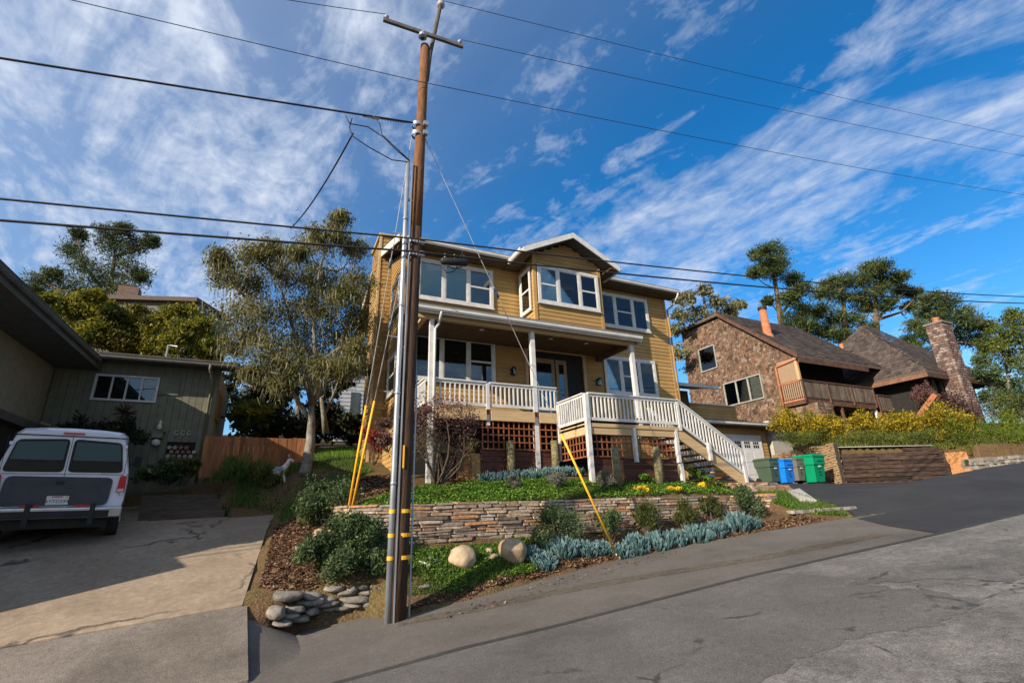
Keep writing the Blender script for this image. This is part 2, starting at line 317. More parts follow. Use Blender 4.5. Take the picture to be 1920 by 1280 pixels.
# ================================================================ SETTING
def ground_material():
    m, nt, b, N, L = nodes('soil'); b.inputs['Roughness'].default_value = .95; b.inputs['Specular IOR Level'].default_value = .1
    geo = N('ShaderNodeNewGeometry'); n1 = N('ShaderNodeTexNoise'); n1.inputs['Scale'].default_value = 1.1; n1.inputs['Detail'].default_value = 6; L(geo.outputs['Position'], n1.inputs['Vector'])
    v = N('ShaderNodeTexVoronoi'); v.inputs['Scale'].default_value = 26; L(geo.outputs['Position'], v.inputs['Vector'])
    c1 = N('ShaderNodeValToRGB'); e = c1.color_ramp.elements; e[0].color = (.06, .035, .02, 1); e[1].color = (.2, .12, .065, 1); L(v.outputs['Color'], c1.inputs[0])
    c2 = N('ShaderNodeValToRGB'); e = c2.color_ramp.elements; e[0].position = .45; e[0].color = (.055, .04, .02, 1); e[1].position = .62; e[1].color = (.06, .08, .02, 1); L(n1.outputs[0], c2.inputs[0])
    mx = N('ShaderNodeMix'); mx.data_type = 'RGBA'; mx.inputs[0].default_value = .4; L(c1.outputs[0], mx.inputs[6]); L(c2.outputs[0], mx.inputs[7]); L(mx.outputs[2], b.inputs['Base Color'])
    bp = N('ShaderNodeBump'); bp.inputs['Strength'].default_value = .7; bp.inputs['Distance'].default_value = .02; L(v.outputs['Distance'], bp.inputs['Height']); L(bp.outputs[0], b.inputs['Normal'])
    return m
SOIL = ground_material()
xs = lin(-400, -40, 40)+lin(-40, -8, 2.5)+lin(-8, -1, .5)+lin(-1, 16, .14)+lin(16, 30, .3)+lin(30, 60, 2.5)+lin(60, 401, 38)
ys = lin(-120, 6, 14)+lin(6, 8, .5)+lin(8, 15, .13)+lin(15, 24, .5)+lin(24, 60, 3)+lin(60, 500, 40)
tag(grid_obj('ground', np.array(xs), np.array(ys), G, SOIL), kind='structure')
def asphalt(name, c1, c2, agg=.35, patch=.25, pscale=.7, crack=0, speck=170, soft=False):
    m, nt, b, N, L = nodes(name); b.inputs['Roughness'].default_value = .88; b.inputs['Specular IOR Level'].default_value = .25
    geo = N('ShaderNodeNewGeometry')
    def nz(s, d, r=.6):
        n = N('ShaderNodeTexNoise'); n.inputs['Scale'].default_value = s; n.inputs['Detail'].default_value = d; n.inputs['Roughness'].default_value = r; L(geo.outputs['Position'], n.inputs['Vector']); return n.outputs[0]
    a = nz(speck, 2, .8); p = nz(pscale, 6); p2 = nz(9, 7, .7)
    cr = N('ShaderNodeValToRGB'); e = cr.color_ramp.elements; e[0].position = .34; e[0].color = (*c1, 1); e[1].position = .68; e[1].color = (*c2, 1); L(p, cr.inputs[0])
    def mr(s, a0, a1, b0, b1):
        r = N('ShaderNodeMapRange'); r.inputs['From Min'].default_value = a0; r.inputs['From Max'].default_value = a1; r.inputs['To Min'].default_value = b0; r.inputs['To Max'].default_value = b1; L(s, r.inputs[0]); return r.outputs[0]
    mu = N('ShaderNodeMath'); mu.operation = 'MULTIPLY'; L(mr(a, .3, .7, 1-agg, 1+agg), mu.inputs[0]); L(mr(p2, .3, .7, 1-patch, 1+patch), mu.inputs[1])
    hv = N('ShaderNodeHueSaturation'); L(mu.outputs[0], hv.inputs['Value']); L(cr.outputs[0], hv.inputs['Color']); co = hv.outputs[0]
    if crack:
        wp = N('ShaderNodeTexNoise'); wp.inputs['Scale'].default_value = 3; wp.inputs['Detail'].default_value = 6; L(geo.outputs['Position'], wp.inputs['Vector'])
        ad = N('ShaderNodeVectorMath'); ad.operation = 'MULTIPLY_ADD'; ad.inputs[1].default_value = (.5, .5, .5); L(wp.outputs['Color'], ad.inputs[0]); L(geo.outputs['Position'], ad.inputs[2])
        vo = N('ShaderNodeTexVoronoi'); vo.feature = 'DISTANCE_TO_EDGE'; vo.inputs['Scale'].default_value = crack; L(ad.outputs[0], vo.inputs['Vector'])
        k1 = mr(vo.outputs['Distance'], .004, .016, .75, 0); k2 = N('ShaderNodeMath'); k2.operation = 'MULTIPLY'; k2.use_clamp = True; L(k1, k2.inputs[0]); L(mr(p, .48, .56, 0, 1), k2.inputs[1])
        km = N('ShaderNodeMix'); km.data_type = 'RGBA'; L(k2.outputs[0], km.inputs[0]); L(co, km.inputs[6]); km.inputs[7].default_value = (.02, .019, .018, 1); co = km.outputs[2]
    st_ = mr(nz(.45, 4, .55), .55, .72, 1, .72); hs_ = N('ShaderNodeHueSaturation'); L(st_, hs_.inputs['Value']); L(co, hs_.inputs['Color']); L(hs_.outputs[0], b.inputs['Base Color'])
    if soft: L(mr(nz(7, 6, .7), .36, .66, 0, .9), b.inputs['Alpha'])
    bp = N('ShaderNodeBump'); bp.inputs['Strength'].default_value = .5; bp.inputs['Distance'].default_value = .006; L(a, bp.inputs['Height']); L(bp.outputs[0], b.inputs['Normal'])
    return m
ASPH = asphalt('road_asphalt', (.09, .082, .073), (.12, .109, .097), agg=.5, patch=.14, speck=80)
OLD = asphalt('old_road_asphalt', (.10, .096, .09), (.165, .157, .145), agg=.6, patch=.34, pscale=1.3, speck=70, crack=.7)
MIDA = asphalt('worn_road_asphalt', (.085, .081, .076), (.112, .107, .1), agg=.6, patch=.16, pscale=.8, speck=80, crack=.35)
MIDA2 = asphalt('rough_road_asphalt', (.09, .087, .082), (.14, .134, .125), agg=.5, patch=.3, pscale=2.2, speck=60, crack=.8)
DRIVE2 = asphalt('dark_asphalt', (.026, .027, .030), (.034, .035, .039), agg=.2, patch=.1)
SEAM = asphalt('tar_seam', (.035, .034, .033), (.05, .05, .05), agg=.2)
DIRT = asphalt('sand_wash', (.11, .09, .068), (.16, .128, .09), agg=.4, patch=.4, soft=True)
APRON = asphalt('aggregate_apron', (.11, .095, .08), (.18, .155, .135), agg=.6, patch=.2, speck=75)
CONC = asphalt('driveway_concrete', (.2, .156, .113), (.28, .22, .162), agg=.26, patch=.24, pscale=.9, crack=.3, speck=90)
RX = np.array(lin(-80, -10, 10)+lin(-10, 0, .5)+lin(0, 3, .1)+lin(3, 20, .4)+lin(20, 81, 5))
V = []; F = []
for i, x in enumerate(RX):
    e = float(road_edge(x))
    for t in (0, .3, .6, .8, .9, 1): V.append((x, -30+(e+30)*t, float(road_z(x))))
    if i:
        for k in range(5): a = (i-1)*6+k; F.append((a, a+6, a+7, a+1))
tag(MB().add(V, F).build('road', ASPH, None, True), kind='structure')
def road_sheet(name, pxs, m, lift, rag=0, seed=0):
    P = [onRoad(*p)[:2] for p in pxs]
    if rag:
        r = np.random.default_rng(seed); Q = []
        for a, b in zip(P, P[1:]+P[:1]):
            n = max(1, int(np.linalg.norm(b-a)/.1)); n = min(n, 90)
            for k in range(n): Q.append(a+(b-a)*k/n)
        Q = np.array(Q); o = r.normal(size=Q.shape)*rag; o += np.cumsum(r.normal(size=Q.shape), 0)*rag*.1-np.linspace(0, 1, len(Q))[:, None]*0; P = list(Q+np.clip(o, -.35, .35))
    return tag(MB().add([(p[0], p[1], float(road_z(p[0]))+lift) for p in P], [tuple(range(len(P)))]).build(name, m), kind='structure')
def road_strip(name, line, w, m, lift, seed=0):
    P = [onRoad(*p) for p in line]; r = np.random.default_rng(seed); Q = []
    for a, b in zip(P[:-1], P[1:]):
        n = max(2, int(np.linalg.norm(b-a)/.25))
        for k in range(n): Q.append(a+(b-a)*k/n)
    Q.append(P[-1]); Q = np.array(Q)[:, :2]; T = np.gradient(Q, axis=0); T /= np.linalg.norm(T, axis=1)[:, None]; Nn = np.c_[-T[:, 1], T[:, 0]]
    wd = w*(.75+.5*r.random((len(Q), 2))); k = np.ones(5)/5
    for j in (0, 1): wd[:, j] = np.convolve(np.pad(wd[:, j], 2, 'edge'), k, 'valid')
    A = Q+Nn*wd[:, :1]/2; B = Q-Nn*wd[:, 1:]/2; V = []; F = []
    for i in range(len(Q)):
        for p in (A[i], B[i]): V.append((p[0], p[1], float(road_z(p[0]))+lift))
        if i: F.append((2*i-2, 2*i-1, 2*i+1, 2*i))
    return tag(MB().add(V, F).build(name, m), kind='structure')
seam = [(560, 1300), (700, 1262), (870, 1215), (1050, 1172), (1220, 1128), (1400, 1082), (1560, 1045), (1750, 1003), (1920, 962), (2100, 920)]
# worn old surface beyond the seam and the smoother patch in it
road_sheet('old_lane', seam[:-1]+[(2100, 920), (2300, 1100), (2300, 1600), (200, 1600)], OLD, .0042)
road_sheet('worn_lane', [(560, 1299), (700, 1261), (870, 1214), (1050, 1171), (1220, 1127), (1440, 1073), (1540, 1078), (1640, 1098), (1760, 1110), (1850, 1128), (1760, 1170), (1640, 1190), (1500, 1235), (1380, 1320), (1300, 1600), (200, 1600)], MIDA, .008, .03, 4)
road_sheet('worn_lane', [(1560, 1100), (1700, 1062), (1850, 1020), (2000, 990), (2050, 1040), (1900, 1090), (1750, 1085)], MIDA2, .009, .035, 8)
road_sheet('driveway_patch', [(1608, 972), (1660, 985), (1757, 1000), (1840, 980), (1920, 961), (2100, 920), (2100, 880), (1920, 915), (1750, 945)], DRIVE2, .0105)
road_strip('tar_seam', seam[:-1], .11, SEAM, .012, 3)
road_strip('sand_line', [(745, 1168), (880, 1143), (1050, 1108), (1240, 1075), (1420, 1046), (1570, 1018), (1660, 1000)], .42, DIRT, .007, 5)
# left driveway: concrete slab, aggregate apron below it
def pave(name, poly, m, thick, zf, n=14):
    """bilinear quad patch with a visible edge; poly = 4 corners (x,y)"""
    a, b, c, d = [np.array(p, float) for p in poly]; V = []; F = []
    for i in range(n+1):
        for j in range(n+1):
            u, v = i/n, j/n; p = a*(1-u)*(1-v)+b*u*(1-v)+c*u*v+d*(1-u)*v; V.append((p[0], p[1], zf(p[0], p[1])))
    for i in range(n):
        for j in range(n): k = i*(n+1)+j; F.append((k, k+n+1, k+n+2, k+1))
    ring = [i*(n+1) for i in range(n+1)]+[n*(n+1)+j for j in range(1, n+1)]+[i*(n+1)+n for i in range(n-1, -1, -1)]+[j for j in range(n-1, 0, -1)]
    o = len(V); V += [(V[k][0], V[k][1], V[k][2]-thick) for k in ring]
    for q in range(len(ring)): r = (q+1) % len(ring); F.append((ring[q], o+q, o+r, ring[r]))
    return tag(MB().add(V, F).build(name, m), kind='structure')
pave('concrete_driveway', DRV1, CONC, .3, drive_z, 20); pave('concrete_driveway', DRV2, CONC, .3, lambda x, y: drive_z(x, y)-.004)
pave('driveway_apron', APR, APRON, .35, apron_z)
V = []; F = []
for k in range(9):
    y = 7.28+k*.24; xr = .02-.064*(y-7.3); za = float(apron_z(xr, y))-.05; V += [(xr-.05, y, za-.02), (xr+.12, y, za-.03), (xr+.75, y, float(road_z(xr+.75))-.02)]
    if k: F += [(3*k-3, 3*k-2, 3*k+1, 3*k), (3*k-2, 3*k-1, 3*k+2, 3*k+1)]
tag(MB().add(V, F).build('asphalt_berm', ASPH, None, True), kind='structure')
# right driveway: new dark asphalt rising from the road to the garage
def drv_edge(px, py): p = onG(px, py, 8, 40, lambda x, y: HU(x, y)); return (p[0], p[1])
rd = [(13.35, 8.1), (14.3, 9.2), (14.5, 10.2), (14.15, 11.35), (14.4, 12.4), (15, 13), (15, 17.1), (22.6, 17.1), (20.9, 13.0), (25, 11.05), (28.5, 9.7), (32, 8.6), (32, 6.0), (24, 6.0), (18.5, 6.0), (15.0, 6.6), (13.2, 7.6)]
tag(grid_obj('asphalt_driveway', np.array(lin(13, 32.3, .12)), np.array(lin(6.5, 17.3, .12)), lambda x, y: np.maximum(np.where(right_sd(x, y) > 0, .4, G(x, y)), HU(x, y)-.3)+.03, DRIVE2, None, lambda x, y: inpoly(x, y, rd)), kind='structure')
# ================================================================ MAIN HOUSE
YW, YP, YD = 15.0, 12.96, 11.36
house = thing('two_storey_house', 'ochre two-storey house with white porch railing and central bay window', 'house', (8, 15, 1))
_wedge = {}
def wedge(m):
    if m.name not in _wedge:
        _wedge[m.name] = mk('siding_profile', [(-.5, 0, 0), (.5, 0, 0), (.5, -1, 0), (-.5, -1, 0), (-.5, 0, 1), (.5, 0, 1), (.5, -.25, 1), (-.5, -.25, 1)],
                            [(0, 1, 2, 3), (4, 7, 6, 5), (3, 2, 6, 7), (0, 3, 7, 4), (1, 5, 6, 2)], m)
    return _wedge[m.name]
def siding(parent, m, axis, plane, u0, u1, z0, z1, holes=(), e=.155, th=.026, clip=None, name='siding_board'):
    """lap boards on a wall; axis 'y': wall faces -Y at y=plane, u is x; axis 'x': wall faces -X at x=plane, u is y"""
    z = z0
    while z < z1-.03:
        h = min(e, z1-z); zm = z+h/2; a, b = (u0, u1) if clip is None else clip(zm)
        seg = [(a, b)]
        for (h0, h1, q0, q1) in holes:
            if q0 < z+h*.6 and q1 > z+h*.4:
                seg = [s for (p, q) in seg for s in ((p, min(q, h0)), (max(p, h1), q)) if s[1]-s[0] > .03]
        for p, q in seg:
            if q-p < .04: continue
            c = (p+q)/2; L = q-p
            if axis == 'y': shared(name, wedge(m), parent, (c, plane, z), (0, 0, 0), (L, th, h*1.06))
            elif axis == 'x': shared(name, wedge(m), parent, (plane, c, z), (0, 0, -math.pi/2), (L, th, h*1.06))
            else: shared(name, wedge(m), parent, (plane, c, z), (0, 0, math.pi/2), (L, th, h*1.06))
        z += h
def window(parent, x0, x1, z0, z1, y, panes, backings, hung=(), trim=.11, axis='y', tm=None, glass=None):
    """picture window facing -Y (axis y) or -X (axis x). panes: relative widths; hung: indices with a meeting rail"""
    tm = tm or TRIM
    def P(u, d, z): return (u, y-d, z) if axis == 'y' else (y-d, u, z)
    def bx(n, u0, u1, d0, d1, q0, q1, m, par): return box(n, P(u0, d0, q0), P(u1, d1, q1), m, par)
    w = bx('window', x0, x1, .02, .06, z0, z0+trim, tm, parent)
    f = MB()
    for (u0, u1, q0, q1, d) in ((x0, x0+trim, z0+trim, z1-trim, .06), (x1-trim, x1, z0+trim, z1-trim, .06), (x0, x1, z1-trim, z1, .06)):
        a, b = P(u0, .02, q0), P(u1, d, q1); f.box([min(i, j) for i, j in zip(a, b)], [max(i, j) for i, j in zip(a, b)])
    f.build('frame', tm, w)
    bx('sill', x0-.03, x1+.03, .0, .085, z0-.03, z0-.001, tm, w)
    tot = sum(panes); u = x0+trim; iw = x1-x0-2*trim-.10*(len(panes)-1)
    for i, p in enumerate(panes):
        a = u; b = u+iw*p/tot; u = b+.10
        if i < len(panes)-1: bx('mullion', b, b+.10, .015, .052, z0+trim, z1-trim, tm, w)
        bx('pane', a, b, .026, .03, z0+trim, z1-trim, glass or GLASS, w)
        bm = backings[i]
        bx('pane_backing', a, b, -.012, -.002, z0+trim, z1-trim, bm, w)  # with the dark material, an unlit room's darkness is this panel's colour
        s = MB(); t = .035
        for (q, r, v0, v1) in ((a, a+t, z0+trim, z1-trim), (b-t, b, z0+trim, z1-trim), (a+t, b-t, z0+trim, z0+trim+t), (a+t, b-t, z1-trim-t, z1-trim)):
            l, h = P(q, .01, v0), P(r, .044, v1); s.box([min(i_, j) for i_, j in zip(l, h)], [max(i_, j) for i_, j in zip(l, h)])
        if i in hung:
            zm = (z0+z1)/2; l, h = P(a+t, .01, zm-.03), P(b-t, .047, zm+.03); s.box([min(i_, j) for i_, j in zip(l, h)], [max(i_, j) for i_, j in zip(l, h)])
        s.build('sash', tm, w)
    return w
# walls
XL, XR = 3.36, 14.85
fw = box('front_wall', (XL+.02, YW+.03, .6), (XR-.02, YW+.18, 8.62), SIDING, house)
win = dict(UL=(3.74, 6.58, 6.84, 8.38), LL=(3.68, 6.6, 4.0, 5.62), UR=(11.2, 13.8, 6.84, 8.37), LR=(11.22, 13.8, 4.06, 5.6), DO=(7.8, 10.36, 2.75, 5.6))
siding(fw, SIDING, 'y', YW+.03, XL, XR, 1.9, 8.6, [v for v in win.values()]+[(7.7, 10.5, 6.2, 9)])
for k, (x, w) in enumerate(((XR, .1),)): box('corner_board', (x-.09, YW-.01, 1.0), (x+.012, YW+.1, 8.6), SIDING, house)
box('corner_board', (XL-.012, YW-.01, 1.2), (XL+.09, YW+.1, 8.6), SIDING, house)
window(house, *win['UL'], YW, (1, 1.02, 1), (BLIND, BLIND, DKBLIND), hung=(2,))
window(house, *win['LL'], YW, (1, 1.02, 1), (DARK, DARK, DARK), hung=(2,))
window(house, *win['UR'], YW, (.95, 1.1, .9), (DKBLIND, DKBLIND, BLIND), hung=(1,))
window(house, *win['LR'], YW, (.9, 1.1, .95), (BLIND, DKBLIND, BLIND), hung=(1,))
# entry, its recess drawn flush: opening trim, door, sidelight
d0, d1, dz0, dz1 = win['DO']
MB().box((d0-.02, YW-.04, dz0), (d0+.1, YW+.03, dz1)).box((d1-.1, YW-.04, dz0), (d1+.02, YW+.03, dz1)).box((d0+.1, YW-.042, dz1-.14), (d1-.1, YW+.03, dz1)).build('entry_casing', FASCIA, house)
DOORM = mat('door_wood', (.16, .115, .07), (.22, .16, .10), rough=.5, scale=5)
box('entry_shade_panel', (d0+.1, YW+.024, dz0), (d1-.1, YW+.029, dz1-.14), DARK, house)  # flush near-black panel; the recess's shade is put into its colour
ed = MB()
x0, x1 = 8.0, 9.0
for a, b, q, r in ((x0, x0+.13, dz0, 5.2), (x1-.13, x1, dz0, 5.2), (x0+.13, x1-.13, dz0, dz0+.3), (x0+.13, x1-.13, 5.03, 5.2)): ed.box((a, YW-.0, q), (b, YW+.02, r))
edo = ed.build('entry_door', DOORM, house)
box('pane', (x0+.13, YW+.006, dz0+.3), (x1-.13, YW+.01, 5.03), GLASS, edo)
box('handle', (x1-.1, YW-.05, 3.7), (x1-.06, YW-.005, 3.95), mat('dark_metal', (.03, .03, .03), rough=.4, metal=.8), edo)
sd = MB()
for a, b, q, r in ((9.06, 9.18, dz0, 5.2), (9.4, 9.52, dz0, 5.2), (9.18, 9.4, dz0, dz0+.3), (9.18, 9.4, 5.03, 5.2)): sd.box((a, YW, q), (b, YW+.02, r))
sdo = sd.build('sidelight', DOORM, house); box('pane', (9.18, YW+.006, dz0+.3), (9.4, YW+.01, 5.03), GLASS, sdo)
DKM = MATS['dark_metal']
def lantern(x, z):
    l = MB().box((x-.05, YW-.04, z-.1), (x+.05, YW-.005, z+.14)).bar((x, YW-.02, z+.1), (x, YW-.16, z+.17), .03, .03).lathe([(.0, .2), (.085, .13), (.09, .1)], (x, YW-.16, z), 8).lathe([(.06, -.14), (.06, -.11), (.012, -.11)], (x, YW-.16, z), 8).build('porch_lantern', DKM, house)
    MB().lathe([(.055, -.105), (.07, .09)], (x, YW-.16, z), 8).build('lamp_glass', GLASS, l)
lantern(7.25, 4.55); lantern(10.85, 4.45)
# left side wall with windows, chimney chase
sw = box('side_wall', (XL+.03, YW+.19, .9), (XL+.18, 22.5, 8.5), SIDING, house)
def gable_clip(zm):
    if zm < 8.55: return (YW+.02, 22.5)
    d = (zm-8.6)/.33; return (YW+.02+max(0, d), 22.5-max(0, d))
siding(sw, SIDING, 'x', XL+.03, YW, 22.5, 1.4, 9.5, [(15.75, 17.0, 3.75, 5.15), (15.75, 17.0, 6.75, 8.0)], clip=gable_clip)
MB().prism([(YW+.2, 8.5), (22.4, 8.5), (18.75, 9.75)], 'x', XL+.04, XL+.17).build('gable_end', SIDING, house)
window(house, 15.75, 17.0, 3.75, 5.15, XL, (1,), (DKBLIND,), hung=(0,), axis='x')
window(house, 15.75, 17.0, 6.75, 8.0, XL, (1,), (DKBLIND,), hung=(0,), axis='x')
ch = box('chimney', (2.9, 17.6, 1.0), (3.34, 19.3, 10.5), SIDING, house)
siding(ch, SIDING, 'y', 17.6, 2.88, 3.36, 1.5, 10.45, e=.165); siding(ch, SIDING, 'x', 2.9, 17.6, 19.3, 1.5, 10.45, e=.165)
box('chimney_cap', (2.82, 17.52, 10.51), (3.42, 19.4, 10.61), FASCIA, ch)
box('corner_trim', (2.855, 17.555, 1.4), (2.94, 17.64, 10.5), FASCIA, ch); MB().lathe([(.12, 0), (.12, .3), (.15, .3), (.15, .36)], (3.1, 18.3, 10.61), 10).build('flue', GUTTER, ch)
box('right_wall', (XR-.15, YW+.19, .9), (XR-.03, 22.5, 8.6), SIDING, house)
box('back_wall', (XL+.2, 22.35, .9), (XR-.2, 22.5, 8.6), SIDING, house)
# main roof: ridge parallel to the front, gable at the left end
e0, ez, rz_, ry = 14.36, 8.62, 9.98, 18.75
rp = [(e0, ez), (ry, ez+(ry-e0)*.33), (23.14, ez), (23.14, ez+.16), (ry, ez+(ry-e0)*.33+.17), (e0, ez+.16)]
MB().prism(rp, 'x', 2.98, 15.22).build('roof', ROOF, house)
def gutter(name, p, q, parent, out=(0, -1), r=.075, m=None):
    p = Vector(p); q = Vector(q); d = (q-p).normalized(); o = Vector((out[0], out[1], 0)); V = []; F = []
    prof = [(0, .13), (0, 0), (.08, -.01), (.115, .04), (.11, .085), (.135, .13), (.12, .13), (.1, .09), (.1, .045), (.075, .01), (.012, .012), (.012, .13)]
    for e in (p, q):
        for a, b in prof: V.append(tuple(e+o*a+Vector((0, 0, b))))
    n = len(prof)
    for k in range(n): F.append((k, (k+1) % n, (k+1) % n+n, k+n))
    F += [tuple(range(n)), tuple(range(n, 2*n))]
    return MB().add(V, F).build(name, m or GUTTER, parent)
def elbow(p, parent, drop=.3, back=.28):
    x, y, z = p; return MB().tube([(x, y, z), (x, y, z-.08), (x, y+.06, z-.16), (x, y+back, z-.16-drop*.5), (x, y+back, z-.16-drop)], .04, 8).build('downspout', WHITE, parent, True)
gutter('roof_gutter', (3.0, 14.35, 8.6), (7.1, 14.35, 8.6), house); gutter('roof_gutter', (11.25, 14.35, 8.6), (15.05, 14.35, 8.6), house)
elbow((14.98, 14.29, 8.6), house); MB().tube([(14.98, 14.57, 8.2), (14.9, 14.95, 8.05), (14.9, 14.95, 1)], .04, 8).build('downspout', SIDING, house, True)
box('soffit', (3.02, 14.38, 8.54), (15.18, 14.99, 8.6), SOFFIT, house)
for z0, z1, y0, y1 in ((ez-.1, ez+.2, 14.36, ry),):
    MB().hexa([(2.93, y0, ez-.12), (2.975, y0, ez-.12), (2.975, y1, ez+(y1-y0)*.33-.12), (2.93, y1, ez+(y1-y0)*.33-.12), (2.93, y0, ez+.17), (2.975, y0, ez+.17), (2.975, y1, ez+(y1-y0)*.33+.17), (2.93, y1, ez+(y1-y0)*.33+.17)]).build('rake_board', WHITE, house)
    MB().hexa([(2.93, ry, 9.95), (2.975, ry, 9.95), (2.975, 23.14, ez-.12), (2.93, 23.14, ez-.12), (2.93, ry, 10.24), (2.975, ry, 10.24), (2.975, 23.14, ez+.17), (2.93, 23.14, ez+.17)]).build('rake_board', WHITE, house)
# bay over the porch with its own gable
BX0, BX1, BY = 7.66, 10.56, 13.82
bay = MB().box((BX0+.03, BY+.03, 6.0), (BX1-.03, YW+.02, 8.75)).prism([(BX0+.03, 8.75), (BX1-.03, 8.75), ((BX0+BX1)/2, 9.42)], 'y', BY+.03, YW+1.5).build('bay', SIDING, house)
bw = (BX0+.14, BX1-.14, 6.83, 8.35)
siding(bay, SIDING, 'y', BY+.03, BX0, BX1, 5.95, 9.35, [bw], clip=lambda z: (BX0, BX1) if z < 8.7 else (BX0+max(0, (z-8.75)/.47+.03), BX1-max(0, (z-8.75)/.47+.03)))
siding(bay, SIDING, 'x', BX0+.03, BY, YW+.02, 5.95, 8.7, [(BY+.2, YW-.12, 6.62, 8.32)])
for x in (BX0, BX1): box('corner_board', (x-.02 if x == BX0 else x-.1, BY-.012, 5.9), (x+.1 if x == BX0 else x+.02, BY+.08, 8.7), SIDING, bay)
window(house, *bw, BY, (.95, 1.15, .95), (BLIND, BLIND, BLIND), hung=(0, 2))
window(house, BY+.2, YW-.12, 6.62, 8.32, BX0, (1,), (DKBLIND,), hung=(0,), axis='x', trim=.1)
GY = 13.25; gx0, gx1, gz, gp, gpx = 7.02, 11.12, 8.5, 9.52, 9.12
MB().prism([(gx0, gz), (gpx, gp), (gx1, gz), (gx1, gz+.14), (gpx, gp+.15), (gx0, gz+.14)], 'y', GY+.05, 17.2).build('bay_roof', ROOF, house)
for s, (xa, xb) in enumerate(((gx0, gpx), (gx1, gpx))):
    MB().hexa([(xa, GY, gz-.1), (xb, GY, gp-.1), (xb, GY+.045, gp-.1), (xa, GY+.045, gz-.1), (xa, GY, gz+.11), (xb, GY, gp+.12), (xb, GY+.045, gp+.12), (xa, GY+.045, gz+.11)]).build('barge_board', WHITE, house)
gutter('bay_gutter', (gx0, GY+.06, gz-.04), (gx0, 14.4, gz-.04), house, out=(-1, 0), m=WHITE); gutter('bay_gutter', (gx1, GY+.06, gz-.04), (gx1, 14.4, gz-.04), house, out=(1, 0))
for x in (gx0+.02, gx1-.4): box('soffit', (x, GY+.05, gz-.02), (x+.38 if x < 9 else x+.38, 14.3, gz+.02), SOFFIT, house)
# porch roof
pr = MB().prism([(12.68, 5.52), (YW, 6.0), (YW, 6.16), (12.68, 5.68)], 'x', 3.14, 11.2).build('porch_roof', ROOF, house)
gutter('porch_gutter', (3.12, 12.67, 5.46), (11.2, 12.67, 5.46), house)
box('porch_fascia', (3.14, 12.672, 5.4), (11.2, 12.71, 5.58), GUTTER, house)
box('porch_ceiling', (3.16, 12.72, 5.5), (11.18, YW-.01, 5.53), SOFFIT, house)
box('porch_beam', (3.3, YP-.07, 5.32), (11.1, YP+.07, 5.495), FASCIA, house)
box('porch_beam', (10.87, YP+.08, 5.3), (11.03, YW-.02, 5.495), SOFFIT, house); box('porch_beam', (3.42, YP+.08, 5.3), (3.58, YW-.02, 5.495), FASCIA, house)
MB().prism([(12.68, 5.4), (YW-.01, 5.4), (YW-.01, 6.1), (12.68, 5.64)], 'x', 11.2, 11.235).build('porch_end_fascia', GUTTER, house)
for px in ((8.15, 13.7), (9.6, 13.7), (5.6, 13.7)): MB().lathe([(.0, 0), (.07, 0), (.085, -.012)], (px[0], px[1], 5.498), 12).build('downlight', WHITE, house)
elbow((3.9, 12.62, 5.48), house, .2, .22); MB().tube([(3.9, 12.84, 5.15), (3.8, 12.86, 5.0), (3.8, 12.86, .9)], .04, 8).build('downspout', WHITE, house, True)
def post(x, y, z0, z1, w=.1, m=None, name='post'): return piece(name, (x, y, (z0+z1)/2), (w, w, z1-z0), m or WHITE, house)
post(3.72, YP, .5, 5.32, .12); post(7.0, YP, .6, 5.32, .14); post(10.95, YP, 2.1, 5.32, .14)
# porch floor
FL = 2.74
box('porch_floor', (3.5, YP-.1, FL-.14), (11.1, YW, FL), DARKRED, house)  # dark boards chosen to put the porch's shade into the floor colour
for a, b in ((3.78, 5.36), (5.5, 6.92), (7.08, 7.7)): box('fascia_board', (a, YP-.13, 2.42), (b, YP-.1, 2.73), FASCIA, house)
def railing(name, p, q, h, parent, n=None, cap=.12, low=.12, posts=()):
    """rail from p to q (floor points): cap, sub rail, bottom rail, balusters (each a piece)"""
    p = np.array(p, float); q = np.array(q, float); L = np.linalg.norm((q-p)[:2]); up = np.array([0, 0, 1.])
    r = MB().bar(p+up*(h-.02), q+up*(h-.02), cap, .035).build(name, WHITE, parent)
    pbar('sub_rail', p+up*(h-.075), q+up*(h-.075), .04, .08, WHITE, r); pbar('bottom_rail', p+up*(low+.03), q+up*(low+.03), .04, .085, WHITE, r)
    n = n or int(L/.135)
    for k in range(n):
        c = p+(q-p)*((k+.5)/n); piece('baluster', c+up*((low+h)/2-.0), (.038, .038, h-low-.14), WHITE, r)
    return r
RH = .84
railing('porch_railing', (3.78, YP-.03, FL-.02), (5.38, YP-.03, FL-.02), RH, house); railing('porch_railing', (5.5, YP-.03, FL-.02), (7.76, YP-.03, FL-.02), RH, house)
post(5.43, YP-.03, 2.28, FL+RH-.06, .1)
railing('porch_railing', (3.6, YP+.06, FL-.02), (3.6, YW-.04, FL-.02), RH, house); railing('porch_railing', (7.78, YP+.02, FL-.1), (8.35, YP+.9, FL-.5), RH, house, n=8)
